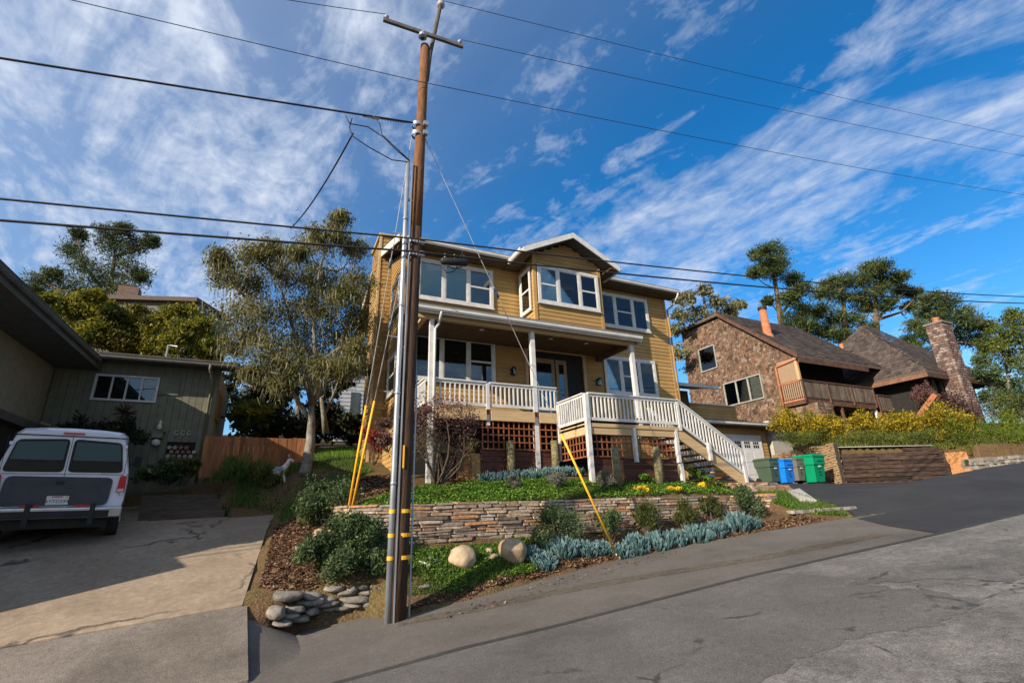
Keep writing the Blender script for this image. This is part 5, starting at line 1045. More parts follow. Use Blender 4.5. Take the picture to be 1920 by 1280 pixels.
a, b = dep(1712, 793, 25), dep(1752, 740, 25.5); sr = thing('stair_handrail', 'slanting red timber handrail below the shingle house', 'handrail', a); MB().bar(a, b, .12, .2).build('stringer', COP, sr); MB().hexa([a, b, b+np.array([.5, -.1, 0]), a+np.array([.5, -.1, 0]), a+np.array([0, .05, .1]), b+np.array([0, .05, .1]), b+np.array([.5, 0, .1]), a+np.array([.5, 0, .1])]).build('treads', BRW, sr)
# concrete wing wall beside the garage
tag(MB().prism([(17.3, 2.0), (20, 2.0), (20, 4.35), (17.3, 3.4)], 'x', 22.75, 23.05).box((22.75, 17.0, 1.9), (24.2, 17.29, 3.9)).build('concrete_wall', SIDEW), 'pale concrete wing wall above the bins at the garage corner', 'wall')
# houses far behind the left trees
fh = thing('hilltop_house', 'brown-roofed house with a stone chimney behind the yellow-green trees', 'house', dep(280, 580, 40))
a, b = dep(188, 556, 40), dep(372, 584, 40); dx = np.array([b[0]-a[0], b[1]-a[1], 0]); dn = np.array([-dx[1], dx[0], 0])/np.linalg.norm(dx); up = np.array([0, 0, 1.])
A0 = a.copy(); B0 = np.array([b[0], b[1], a[2]-.35])
MB().hexa([A0-up*.35-dn*.5, B0-up*.35-dn*.5, B0-up*.0+dn*5, A0+dn*5, A0-dn*.5, B0-dn*.5, B0+up*.35+dn*5, A0+up*.35+dn*5]).build('roof', ROOF2, fh); MB().hexa([A0-up*9, B0-up*9, B0-up*9+dn*5, A0-up*9+dn*5, A0-up*.36, B0-up*.36, B0-up*.36+dn*5, A0-up*.36+dn*5]).build('wall', DKFAS, fh)
c = dep(243, 548, 41); cm = MB().box((c[0]-.7, c[1]-.5, c[2]-1), (c[0]+.7, c[1]+.5, c[2]+.35)).build('chimney', BRK, fh); MB().box((c[0]-.4, c[1]-.4, c[2]+.36), (c[0]+.4, c[1]+.4, c[2]+.55)).build('chimney_cap', BRW, cm)
PALE = mat('pale_blue_siding', (.3, .33, .36), (.38, .41, .44), rough=.8, scale=3, rnd=.05); ph = thing('pale_house', 'pale blue clapboard house glimpsed between the oak and the ochre house', 'house', atY(665, 790, 30)); a = atY(628, 795, 30); b = atY(712, 690, 30)
wv = box('wall', (a[0], 30.03, a[2]-1), (b[0], 30.3, b[2]), PALE, ph); siding(wv, PALE, 'y', 30.03, a[0], b[0], a[2]-.8, b[2]-.05, e=.24, th=.04); box('door', (atY(655, 780, 30)[0], 29.96, a[2]-1), (atY(672, 780, 30)[0], 29.995, atY(660, 735, 30)[2]), DKBLIND, ph); box('roof', (a[0]-.4, 29.4, b[2]), (b[0]+1, 33, b[2]+.25), ROOF, ph)
# ================================================================ VEGETATION
def unit(v): return v/np.maximum(np.linalg.norm(v, axis=-1, keepdims=True), 1e-9)
def cloud(r, clumps, nsub, nleaf, size, aspect=.5, sub=.34, shell=.45, hang=0., up=0., flat=1., out=0., jit=.35):
    """leaf quads spread through clumps: [(centre, radius)] -> quads (n,4,3), tint (n)"""
    C = []; A = []; T = []
    for c, R in clumps:
        R = np.array([R, R, R*flat]) if np.isscalar(R) else np.array(R, float); c = np.array(c, float)
        d = unit(r.normal(size=(nsub, 3))); rad_ = r.random(nsub)**shell; sc = c+d*rad_[:, None]*R*.8; ct = r.normal(size=nsub)*.16
        p = np.repeat(sc, nleaf, 0)+r.normal(size=(nsub*nleaf, 3))*R*sub*.55*np.array([1, 1, .8]); C.append(p)
        a = r.normal(size=p.shape); a = a+out*unit(p-c)*1.5; a[:, 2] += up-hang; A.append(unit(a)); T.append(np.clip(.5+np.repeat(ct, nleaf)+r.normal(size=len(p))*.17, 0, 1))
    C = np.concatenate(C); A = np.concatenate(A); T = np.concatenate(T); s = size*(1+jit*r.normal(size=len(C)))[:, None]; B = unit(np.cross(A, r.normal(size=A.shape)))
    A = A*s*.5; B = B*s*.5*aspect; return np.stack([C-A, C+B-A*.1, C+A, C-B-A*.1], 1), T
def leaves(name, data, m, parent): return face_quads(name, data[0], data[1], m, parent, kind=None)
LEAF = {}
def leafmat(name, cols, trans=.25, rough=.65): return ramp_mat('leaf_'+name, cols, src='tint', rough=rough, bump=0, noise=.15, nscale=1.5, trans=trans, spec=.25)
L_OAK = leafmat('oak', [(.03, .034, .008), (.085, .086, .021), (.165, .152, .043), (.26, .23, .085)], .4); L_LICH = leafmat('lichen', [(.12, .125, .06), (.2, .2, .10), (.28, .27, .15)], .35)
L_PINE = leafmat('pine', [(.014, .03, .010), (.036, .062, .018), (.075, .10, .026), (.13, .14, .04)], .2); L_MIM = leafmat('mimosa', [(.02, .034, .006), (.085, .10, .008), (.2, .19, .014), (.34, .28, .02)], .35)
L_ROSE = leafmat('rosemary', [(.016, .034, .012), (.042, .075, .026), (.08, .12, .045), (.13, .165, .07)], .2); L_GRN = leafmat('clover', [(.03, .07, .008), (.06, .14, .015), (.11, .22, .022), (.18, .27, .04)], .35)
L_GRASS = leafmat('grass', [(.02, .05, .008), (.045, .10, .014), (.08, .15, .022), (.16, .17, .05)], .3); L_RED = leafmat('redberry', [(.06, .012, .012), (.16, .02, .022), (.30, .03, .03), (.08, .06, .02)], .2)
L_PUR = leafmat('barberry', [(.045, .022, .022), (.10, .045, .045), (.17, .085, .08), (.09, .07, .035)], .2); L_BRN = leafmat('drytwig', [(.035, .025, .014), (.08, .06, .03), (.14, .10, .05)], .1)
L_BLUE = leafmat('bluechalk', [(.035, .075, .078), (.07, .14, .148), (.12, .22, .23), (.2, .32, .33)], .15, .55); L_LAV = leafmat('lavender', [(.06, .065, .05), (.12, .12, .095), (.2, .19, .16)], .15)
L_HED = leafmat('euryops', [(.03, .05, .006), (.12, .12, .01), (.34, .23, .012), (.5, .33, .015)], .3); L_JUN = leafmat('juniper', [(.02, .045, .005), (.06, .10, .008), (.13, .17, .012), (.2, .22, .02)], .2)
L_MAR = leafmat('maroon', [(.02, .010, .010), (.05, .022, .022), (.09, .045, .045)], .15); L_YEL = leafmat('yellowflower', [(.45, .3, .01), (.6, .42, .015), (.7, .5, .03)], .2); L_BUSH = leafmat('bush', [(.02, .035, .007), (.05, .075, .012), (.10, .125, .018), (.18, .18, .03)], .25)
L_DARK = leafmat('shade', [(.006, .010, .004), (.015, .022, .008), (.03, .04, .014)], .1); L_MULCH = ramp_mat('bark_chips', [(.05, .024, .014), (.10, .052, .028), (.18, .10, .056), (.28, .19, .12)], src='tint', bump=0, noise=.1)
BARK = mat('oak_bark', (.11, .10, .085), (.24, .22, .19), rough=.95, scale=7, stretch=(1, 1, .4), bump=.8, bscale=18); PBARK = mat('pine_bark', (.09, .06, .042), (.19, .14, .10), rough=.95, scale=9, stretch=(1, 1, .3), bump=.6); TWIG = mat('twig', (.05, .035, .025), (.09, .07, .05), rough=.9)
def curve(p, q, bend, n=7, r=None):
    p = np.array(p, float); q = np.array(q, float); o = bend if np.ndim(bend) else (r or rng).normal(size=3)*bend*np.linalg.norm(q-p)
    return [tuple(p+(q-p)*t+np.array(o)*math.sin(math.pi*t)) for t in np.linspace(0, 1, n)]
def P3(px, py, w, r=None, dz=0):
    return dep(px, py, w+((r.uniform(-1, 1)*dz) if r is not None else 0))
def tree(name, label, cat, w, trunk, limbs, crown, lm, bark, seed, nsub, nleaf, leaf, aspect=.5, flat=.85, dz=1.5, trad=.2, lichen=0, group=None, depthk=1.0, base=None, tuft=None, **kw):
    """trunk: pixel polyline; limbs: pixel polylines; crown: (px,py,rpx) lobes; all at about depth w along the view axis"""
    r = np.random.default_rng(seed); b = base if base is not None else P3(*trunk[0], w); t = thing(name, label, cat, b, group)
    tp = [P3(x, y, w) for x, y in trunk]
    if base is not None: tp[0] = np.array(base, float)
    mb = MB(); n = len(tp); mb.tube(tp, [trad*(1-.55*i/(n-1)) for i in range(n)], 10); top = tp[-1]; cl = []
    for l in limbs:
        lp = [P3(x, y, w+r.uniform(-.3, .3)*dz) for x, y in l]; lp[0] = min(tp, key=lambda q: np.linalg.norm(q-lp[0])) if True else lp[0]; mb.tube(lp, [trad*.5*(1-.7*i/(len(lp)-1)) for i in range(len(lp))], 7)
        tp = tp+lp[1:]
    for (x, y, rp) in crown:
        c = P3(x, y, w, r, dz); R = rp*w/FPX; cl.append((c, (R, R*depthk, R*flat))); a = min(tp[1:], key=lambda q: np.linalg.norm(q-c)+max(0, q[2]-c[2])*1.5); mb.tube(curve(a, c, .12, 6, r), [trad*.22, trad*.19, trad*.16, trad*.12, trad*.08, trad*.04], 5)
        for k in range(5): e = c+unit(r.normal(size=3))*R*.85; mb.tube(curve(c, e, .15, 4, r), [trad*.07, trad*.05, trad*.04, trad*.02], 4)
    mb.build('trunk', bark, t, True); leaves('crown', cloud(r, cl, nsub, nleaf, leaf, aspect, flat=flat, **kw), lm, t)
    if lichen:
        Q = []; T = []
        for c, R in cl:
            k = lichen; p = np.array(c)+r.normal(size=(k, 3))*np.array(R)*.55; L = r.uniform(.06, .32, k); d = r.normal(size=(k, 2))*.007
            for i in range(k):
                o = np.array([d[i, 0], d[i, 1], 0]); e = p[i]-np.array([r.normal()*.05, r.normal()*.05, L[i]]); Q.append([p[i]-o, p[i]+o, e+o*.4, e-o*.4]); T.append(r.random())
        leaves('hanging_lichen', (np.array(Q), np.array(T)), L_LICH, t)['kind'] = 'stuff'
    return t
tree('lichen_oak', 'grey-barked oak hung with pale lichen beside the cedar fence', 'tree', 15.9, [(577, 872), (582, 830), (584, 790), (584, 760)], [[(584, 800), (560, 755), (530, 705), (505, 650), (470, 560)], [(584, 765), (592, 690), (588, 600), (600, 500), (630, 420)], [(584, 760), (608, 720), (640, 640), (665, 560)], [(584, 770), (572, 700), (545, 600), (520, 520)]],
     [(425, 520, 34), (412, 485, 24), (470, 485, 36), (505, 470, 30), (530, 515, 46), (445, 585, 46), (500, 590, 48), (560, 585, 55), (560, 470, 28), (600, 455, 40), (640, 410, 20), (628, 440, 32), (665, 470, 34), (676, 530, 38), (620, 530, 52), (670, 600, 42), (615, 620, 52), (500, 660, 46), (440, 645, 36), (550, 675, 44), (670, 655, 30), (645, 690, 30), (610, 690, 30), (475, 700, 26), (525, 720, 24), (560, 640, 46), (600, 575, 44), (480, 625, 40), (585, 520, 36), (650, 560, 34), (470, 535, 36)],
     L_OAK, BARK, 11, 34, 58, .08, .45, dz=1.3, trad=.18, lichen=300, base=(.92, 16.6, 1.2), sub=.42, shell=.4)
tree('backyard_oak', 'small forked bare-stemmed tree just behind the lichen oak', 'tree', 19, [(611, 812), (607, 780), (602, 745)], [[(607, 775), (625, 740), (640, 700)]], [(590, 720, 26), (620, 700, 30), (650, 690, 30), (680, 690, 22)], L_OAK, BARK, 12, 16, 26, .13, trad=.13)
# pines
def pine(label, w, trunk, crown, seed, limbs=(), nsub=30, nl=44, size=.36, group='pines on the skyline'):
    crown = [(a, b, c*1.18) for a, b, c in crown]
    return tree('pine_tree', label, 'tree', w, trunk, limbs, crown, L_PINE, PBARK, seed, nsub, nl, size*w/45, .16, flat=.78, dz=1.6, trad=.3*w/45, group=group, sub=.42, shell=.45, up=.3, out=.6)
pine('dark spreading pine above the hilltop house', 46, [(205, 640), (205, 560), (215, 480)], [(148, 440, 14), (140, 470, 26), (160, 505, 32), (205, 440, 24), (232, 430, 18), (215, 470, 34), (255, 460, 26), (283, 452, 15), (190, 520, 34), (240, 505, 32), (75, 525, 24), (100, 512, 16), (60, 545, 18), (125, 545, 32), (175, 550, 34), (262, 520, 18), (230, 545, 28)], 21, [[(205, 560), (160, 500), (145, 450)], [(205, 560), (120, 545), (80, 530)], [(210, 510), (255, 470), (285, 452)]])
pine('tall slim pine with a bare trunk right of the orange flue', 44, [(1472, 640), (1462, 590), (1455, 540), (1445, 490)], [(1420, 478, 15), (1440, 470, 20), (1460, 485, 22), (1430, 500, 20), (1452, 510, 22), (1485, 525, 18), (1415, 512, 12), (1500, 545, 20), (1480, 560, 18), (1510, 580, 22), (1490, 600, 24), (1440, 565, 10), (1470, 620, 14), (1512, 610, 18)], 22, [[(1462, 590), (1490, 560), (1505, 545)]])
pine('broad layered pine left of the pair behind the hip roof', 46, [(1585, 640), (1583, 590), (1580, 540)], [(1560, 530, 20), (1590, 525, 22), (1545, 550, 22), (1575, 555, 24), (1610, 560, 20), (1535, 585, 20), (1560, 595, 22), (1600, 600, 24), (1530, 620, 20), (1555, 628, 20), (1580, 632, 18), (1625, 615, 16)], 23)
pine('pine with an open crown showing its forked limbs', 46, [(1645, 640), (1643, 600), (1640, 520)], [(1630, 505, 20), (1650, 500, 18), (1620, 525, 18), (1660, 525, 22), (1685, 520, 16), (1690, 545, 18), (1640, 550, 22), (1665, 570, 18), (1715, 550, 14), (1625, 575, 16), (1705, 575, 14)], 24, [[(1643, 600), (1670, 570), (1700, 545)], [(1643, 605), (1690, 585), (1715, 560)]])
pine('dense dark pine behind the brick chimney', 40, [(1775, 700), (1772, 640), (1765, 580)], [(1745, 560, 18), (1770, 570, 24), (1735, 585, 20), (1795, 590, 26), (1760, 600, 28), (1820, 600, 24), (1845, 610, 14), (1715, 610, 18), (1740, 625, 22), (1700, 640, 20), (1790, 630, 28), (1830, 635, 22), (1715, 655, 18), (1770, 655, 22), (1850, 650, 16)], 25, nl=44)
tree('lichen_cypress', 'pale lichen-covered tree between the ochre and shingle houses', 'tree', 34, [(1325, 690), (1325, 620), (1320, 560)], [[(1325, 620), (1300, 580), (1285, 545)], [(1325, 610), (1350, 570), (1370, 550)]], [(1270, 560, 16), (1290, 560, 22), (1320, 548, 20), (1345, 565, 24), (1375, 575, 20), (1390, 570, 12), (1275, 590, 22), (1305, 590, 28), (1340, 595, 24), (1265, 620, 20), (1295, 625, 26), (1275, 660, 22), (1300, 690, 22), (1370, 590, 16)], leafmat('palegreen', [(.06, .065, .025), (.13, .13, .06), (.22, .21, .11), (.12, .15, .05)]), BARK, 26, 18, 30, .2, trad=.22, lichen=40)
# trees at the right edge
for k, (lab, w, cr, mt) in enumerate((('tall leafy olive-green tree at the bend above the grey stone wall', 33, [(1900, 595, 26), (1880, 625, 30), (1915, 640, 34), (1855, 650, 26), (1890, 670, 36), (1930, 610, 30), (1930, 690, 36)], L_BUSH), ('dark green bushy tree below the olive one, right of the chimney', 30, [(1850, 700, 24), (1875, 720, 32), (1910, 730, 36), (1860, 745, 24), (1895, 765, 34), (1930, 760, 36), (1840, 675, 18)], L_ROSE))):
    tree('leafy_tree', lab, 'tree', w, [(1895, 840), (1892, 780), (1890, 700)], [], cr, mt, BARK, 31+k, 34, 60, .13, trad=.2)
# yellow-green trees behind the grey house
for k, (lab, w, tk, cr) in enumerate((('bright mimosa tree over the ridge of the wing roof', 27, [(150, 760), (150, 640)], [(105, 565, 24), (130, 570, 34), (160, 590, 40), (120, 605, 30), (195, 575, 26), (190, 620, 36), (85, 560, 14), (150, 640, 34), (225, 600, 26), (215, 645, 32), (175, 555, 20), (200, 600, 30)]), ('darker mimosa tree in the middle, behind the low roof', 28, [(250, 760), (250, 660)], [(245, 590, 26), (265, 620, 32), (235, 640, 30), (285, 650, 30), (255, 670, 30), (230, 685, 24), (290, 605, 24), (262, 592, 26), (215, 592, 22)]), ('golden mimosa tree next to the roof antenna', 26, [(340, 760), (335, 660)], [(320, 590, 24), (345, 585, 24), (305, 620, 32), (340, 625, 36), (375, 610, 26), (290, 650, 26), (330, 655, 30), (370, 650, 26), (395, 640, 20), (395, 670, 22)]))):
    tree('mimosa_tree', lab, 'tree', w, tk, [], cr, L_MIM if k != 1 else leafmat('mimosa_dark', [(.012, .018, .005), (.05, .055, .008), (.14, .12, .012), (.24, .19, .015)]), BARK, 41+k, 28, 72, .19, .42, trad=.15, group='mimosa trees behind the grey house', sub=.4)
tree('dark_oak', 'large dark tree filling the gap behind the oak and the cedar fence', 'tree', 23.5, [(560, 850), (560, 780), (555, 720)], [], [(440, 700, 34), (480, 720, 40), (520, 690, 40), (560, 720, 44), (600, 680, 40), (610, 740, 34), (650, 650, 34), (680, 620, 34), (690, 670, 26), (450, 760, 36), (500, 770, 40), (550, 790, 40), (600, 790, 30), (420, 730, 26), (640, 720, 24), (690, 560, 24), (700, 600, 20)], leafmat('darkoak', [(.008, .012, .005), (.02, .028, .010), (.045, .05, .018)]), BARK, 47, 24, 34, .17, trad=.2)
# shrubs: rooted on the ground at a pixel, sized in pixels
def shrub(name, label, cat, px, py, wpx, hpx, m, seed, n=2600, leaf=.07, aspect=.4, up=.3, group=None, gf=None, w=None, lobes=7, out=.4, stem=True, base=None):
    r = np.random.default_rng(seed); p = base if base is not None else (onG(px, py, 5, 40, gf or G) if w is None else dep(px, py, w)); d = float(np.dot(p, CF))/FPX; R = wpx/2*d; H = hpx*d; t = thing(name, label, cat, p, group); cl = []
    for k in range(lobes):
        a = r.uniform(0, 6.28); q = r.random()**.5*R*.72; h = r.uniform(.26, .84)*H; s = R*r.uniform(.36, .55); cl.append((p+np.array([q*math.cos(a), q*math.sin(a)*.8, h*(1-.35*(q/R)**2)]), (s, s*.9, min(s, H*.42))))
    if stem:
        mb = MB()
        for c, _ in cl: mb.tube(curve(p-np.array([0, 0, .03]), c, .12, 5, r), [.016, .013, .01, .008, .004], 5)
        mb.build('stems', TWIG, t)
    leaves('foliage', cloud(r, cl, max(4, n//(lobes*30)), 30, leaf, aspect, up=up, out=out, shell=.4, sub=.42), m, t); return t
for k, (x, y, w, h, lab) in enumerate(((607, 985, 84, 56, 'large rosemary mound beside the domed boulder'), (612, 945, 62, 42, 'rosemary bush at the edge of the shaded grass'), (655, 1030, 78, 52, 'rosemary bush below the domed boulder'), (700, 1040, 60, 46, 'rosemary bush touching the galvanised conduit'), (604, 1078, 72, 54, 'lowest rosemary mound above the dry stone culvert'), (672, 1082, 90, 44, 'loose bright rosemary above the stacked culvert stones'))): shrub('rosemary_bush', lab, 'shrub', x, y, w*1.4, h*1.32, L_ROSE, 60+k, 8000, .06, .32, group='rosemary bushes in the mulch bed', lobes=9)
shrub('rosemary_bush', 'tall rosemary in front of the ledge wall left of the single guy guard', 'shrub', 1045, 1026, 118, 84, L_ROSE, 71, 7000, .05, .3, lobes=9); shrub('rosemary_bush', 'rosemary crossed by the single yellow guy guard', 'shrub', 1143, 1020, 84, 72, L_ROSE, 72, 4800, .05, .3)
for k, (x, y, w, h, lab) in enumerate(((1207, 998, 52, 48, 'olive tuft right of the single guy guard'), (1285, 990, 50, 46, 'olive tuft between two blue succulent mats'), (1338, 972, 46, 38, 'olive tuft nearest the end of the ledge wall'))): shrub('grassy_tuft', lab, 'plant', x, y+4, w*1.25, h*1.25, leafmat('tuft', [(.02, .03, .008), (.05, .065, .015), (.09, .10, .025)]), 75+k, 3200, .1, .14, up=1.6, out=.8, group='olive tufts along the ledge wall', lobes=6)
shrub('leafy_shrub', 'dark leafy shrub in front of the stone pier', 'shrub', 1395, 970, 84, 56, L_ROSE, 79, 3600, .06)
# blue chalk-stick succulents: upright fingers
def chalk(px, py, wpx, hpx, seed, label, n=150, gf=None, p=None, group='blue chalk-stick clumps'):
    r = np.random.default_rng(seed); p = onG(px, py, 5, 40, gf or G) if p is None else p; d = float(np.dot(p, CF))/FPX; R = wpx/2*d; H = hpx*d; t = thing('chalk_sticks', label, 'succulent', p, group); Q = []; T = []
    for k in range(n):
        a = r.uniform(0, 6.28); q = r.random()**.5*R; b = p+np.array([q*math.cos(a), q*math.sin(a)*.7, 0]); b[2] = max(b[2]-.3, g1(b[0], b[1]))+r.uniform(0, .35)*H; l = H*r.uniform(.35, .6)*(1.15-.4*q/R); dr = unit(np.array([math.cos(a)*.5*q/R+r.normal()*.18, math.sin(a)*.5*q/R+r.normal()*.18, 1])); tt = r.random()
        for m_ in range(2):
            o = .011*(1 if m_ else -1); s_ = np.array([.014, o, 0]); Q.append([b-s_, b+s_, b+dr*l*.7+s_*1.1, b+dr*l-s_*.0]); Q.append([b-s_, b+dr*l*.7-s_*1.1, b+dr*l, b+s_]); T += [tt, tt]
    leaves('fingers', (np.array(Q), np.array(T)), L_BLUE, t)
for k, (x, y, w, h) in enumerate(((1022, 1062, 56, 40), (1000, 1050, 36, 34), (1062, 1040, 52, 38), (1098, 1038, 56, 40), (1030, 1030, 40, 34), (1130, 1036, 44, 36), (1168, 1040, 40, 30), (1195, 1032, 52, 36), (1240, 1022, 66, 42), (1270, 1018, 40, 30), (1310, 1010, 70, 46), (1345, 1003, 50, 38), (1385, 995, 56, 44), (1410, 990, 36, 34))):
    chalk(x, y, w*(.8+.25*((k*3) % 4)/4), h*(.68+.45*((k*7) % 5)/5), 100+k, 'blue-grey chalk-stick succulent clump beside the road', 160)
for k in range(7): chalk(0, 0, 44, 24, 120+k, 'shaded chalk-stick clump in front of the dark skirting boards', 110, p=np.array([5.3+.42*k, 12.55-.03*k, g1(5.3+.42*k, 12.5)]), group='chalk-stick clumps along the skirting')
# terrace planting
for k, (x, y, w, h, lab) in enumerate(((965, 915, 36, 24, 'small brown lavender bush by the chalk sticks'), (1045, 917, 58, 34, 'round grey lavender bush left of the guy guard'), (1130, 918, 58, 36, 'round grey lavender bush at the deck corner post'))): shrub('lavender_bush', lab, 'shrub', x, y, w, h, L_LAV, 130+k, 2200, .06, .18, up=1.2, out=1., group='lavender bushes on the terrace', lobes=6)
for k, (x, y, w, h, lab, m) in enumerate(((1208, 908, 34, 26, 'lime green seedling clump on the terrace', L_GRN), (1315, 905, 54, 32, 'leafy green clump at the foot of the stairs', L_GRN), (1205, 922, 36, 12, 'low patch of yellow flowers left on the terrace', L_YEL), (1270, 922, 34, 12, 'low patch of yellow flowers mid terrace', L_YEL), (1318, 915, 30, 10, 'low patch of yellow flowers by the stairs', L_YEL), (1345, 915, 40, 18, 'green clump under the stair stringer', L_BUSH))): shrub('flower_clump', lab, 'plant', x, y, w, h, m, 140+k, 900, .045, .6, lobes=4, stem=False)
# purple-brown bush in front of the porch, red-berried bush left of it
r0 = np.random.default_rng(5); bb = np.array([3.75, 12.35, g1(3.75, 12.35)]); bu = thing('barberry_bush', 'tall purple-brown bush hiding the left porch corner', 'shrub', bb)
cl = [(atY(x, y, 12.4+r0.normal()*.3), rr*13.2/FPX) for x, y, rr in ((790, 770, 34), (830, 762, 34), (865, 775, 32), (885, 795, 24), (800, 800, 38), (845, 805, 40), (770, 790, 30))]; c2 = [(atY(x, y, 12.4+r0.normal()*.3), rr*13.2/FPX) for x, y, rr in ((780, 835, 36), (820, 845, 36), (860, 840, 34), (745, 830, 30), (885, 830, 22), (800, 815, 30))]
mb = MB()
for c, R in cl+c2:
    mb.tube(curve(bb, c, .12, 6, r0), [.04, .03, .024, .018, .012, .006], 6)
    for k in range(6): mb.tube(curve(c, c+unit(r0.normal(size=3))*R*1.0, .1, 4, r0), [.007, .006, .005, .003], 4)
mb.build('stems', TWIG, bu, True); leaves('foliage', cloud(r0, cl, 22, 30, .055, .45, sub=.42), L_PUR, bu); leaves('dry_twigs', cloud(r0, c2, 18, 26, .07, .14, sub=.45), L_BRN, bu)
for k, (x, y, w, h, lab) in enumerate(((700, 868, 62, 78, 'red-berried bush behind the paired yellow guards'), (728, 845, 56, 84, 'red-tinged bush against the ochre side wall'))): shrub('berry_bush', lab, 'shrub', x, y, w, h, L_RED if not k else L_PUR, 150+k, 2600, .055, .5, base=atY(x, y, 13.4-.3*k), lobes=8)
# shaded planting by the grey house
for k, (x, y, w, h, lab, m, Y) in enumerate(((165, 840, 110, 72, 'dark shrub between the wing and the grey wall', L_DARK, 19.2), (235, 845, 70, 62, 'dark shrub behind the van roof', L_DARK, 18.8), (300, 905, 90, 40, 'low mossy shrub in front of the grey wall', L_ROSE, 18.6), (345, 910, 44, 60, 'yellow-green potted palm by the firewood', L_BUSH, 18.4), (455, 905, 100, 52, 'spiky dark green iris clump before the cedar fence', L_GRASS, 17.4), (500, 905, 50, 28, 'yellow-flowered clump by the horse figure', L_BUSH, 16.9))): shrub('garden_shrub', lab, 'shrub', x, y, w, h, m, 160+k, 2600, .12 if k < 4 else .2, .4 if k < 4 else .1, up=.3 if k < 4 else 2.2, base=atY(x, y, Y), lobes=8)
rb = np.random.default_rng(9); c = atY(235, 774, 19.2); br = thing('bromeliad', 'reddish spiky rosette plant under the window of the grey house', 'plant', c-np.array([0, 0, .5])); MB().tube([c-np.array([0, 0, .6]), c], .05, 6).build('stem', TWIG, br); d_ = unit(rb.normal(size=(60, 3))+np.array([0, 0, .5])); s_ = unit(np.cross(d_, rb.normal(size=d_.shape)))*.03; leaves('rosette', (np.stack([c-s_, c+s_, c+d_*.36+s_*.2, c+d_*.36-s_*.2], 1), rb.random(60)), L_MAR, br)
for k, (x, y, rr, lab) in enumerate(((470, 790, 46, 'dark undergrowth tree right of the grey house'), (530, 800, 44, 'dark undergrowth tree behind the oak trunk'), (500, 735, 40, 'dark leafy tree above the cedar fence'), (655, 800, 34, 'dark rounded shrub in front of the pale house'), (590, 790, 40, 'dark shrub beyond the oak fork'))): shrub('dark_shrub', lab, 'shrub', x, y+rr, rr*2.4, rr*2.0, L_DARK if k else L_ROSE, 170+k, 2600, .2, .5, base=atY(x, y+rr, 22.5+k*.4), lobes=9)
shrub('yellow_shrub', 'small yellow-leaved shrub catching light above the cedar fence', 'shrub', 475, 790, 86, 36, L_MIM, 178, 1500, .14, .5, base=atY(478, 785, 21.3))
# hedge on the bank above the retaining walls
for k, (x, w, h) in enumerate(((1490, 66, 66), (1535, 66, 62), (1585, 70, 64), (1635, 66, 62), (1680, 62, 60), (1725, 66, 62), (1775, 84, 76), (1815, 56, 56))): shrub('euryops_bush', 'golden-flowered hedge bush on the bank above the retaining walls', 'shrub', x, 838-(3 if k > 5 else 0), w*1.3, h*1.22, L_HED, 190+k, 4600, .085, .5, up=.8, group='golden hedge above the retaining walls', w=22.6, lobes=11)
for k, (x, w, h, lab) in enumerate(((1842, 110, 62, 'spreading lime juniper next to the golden hedge'), (1905, 90, 60, 'spreading lime juniper over the grey stone wall'), (1500, 90, 30, 'low green ground-hugging shrub over the rubble wall'), (1600, 130, 28, 'low green ground-hugging shrub over the timber wall'), (1700, 130, 28, 'low green ground-hugging shrub beside the dirt steps'))): shrub('juniper_bush', lab, 'shrub', x, 862-(24 if k > 1 else 0), w*1.15, h*(1.5 if k < 2 else 1), L_JUN if k < 2 else L_BUSH, 205+k, 3600, .1, .2, up=.5, w=21.6, lobes=12)
for k, (x, y, w, h, lab, m, dd) in enumerate(((1805, 805, 100, 75, 'dense maroon bush below the brick chimney', L_MAR, 26), (1735, 760, 56, 44, 'small rusty bush at the end of the lower balcony', L_PUR, 26.5), (1870, 800, 110, 60, 'grey-green scrub behind the junipers', L_LAV, 28), (1915, 800, 80, 80, 'green scrub at the road bend', L_BUSH, 26))): shrub('hill_bush', lab, 'shrub', x, y, w, h, m, 215+k, 3000, .1, .4, w=dd, lobes=9)
pp = thing('potted_shrub', 'small green shrub in a dark pot under the lower balcony', 'potted plant', dep(1700, 796, 25)); c = dep(1700, 798, 25); MB().lathe([(0, 0), (.2, 0), (.28, .4), (.24, .4), (.2, .3), (0, .3)], tuple(c), 14).build('pot', RUB, pp, True); leaves('foliage', cloud(np.random.default_rng(3), [(c+np.array([0, 0, .65]), .32)], 14, 20, .1), L_BUSH, pp)
# ground cover ---------------------------------------------------------------
def scatter(r, poly, n, zf=G):
    P = np.array(poly); o = np.empty((0, 2))
    while len(o) < n: q = P.min(0)+r.random((n*2, 2))*(P.max(0)-P.min(0)); o = np.r_[o, q[inpoly(q[:, 0], q[:, 1], [tuple(p) for p in poly])]]
    o = o[:n]; return np.c_[o, zf(o[:, 0], o[:, 1])]
def patchy(r, p, thr, sc=1.7, ph=0):
    v = np.sin(p[:, 0]*sc+ph)+np.sin(p[:, 1]*sc*1.3+1.7*ph)+np.sin((p[:, 0]+p[:, 1])*sc*.7+2+ph)+r.normal(size=len(p))*.6; return p[v > thr]
def clover(name, poly, n, m, seed, h=.09, leaf=.045, thr=-9., sc=1.7):
    r = np.random.default_rng(seed); p = patchy(r, scatter(r, poly, n), thr, sc, seed); p[:, 2] += r.random(len(p))**1.5*h*(.6+.4*np.sin(p[:, 0]*5)*np.sin(p[:, 1]*6)); nrm = unit(r.normal(size=p.shape)*.55+np.array([0, -.1, 1])); a = unit(np.cross(nrm, r.normal(size=p.shape))); b = np.cross(nrm, a); s = leaf*r.uniform(.5, 1.3, len(p))[:, None]*.5
    o = face_quads(name, np.stack([p-a*s, p+b*s, p+a*s, p-b*s], 1), r.random(len(p)), m, None); return o
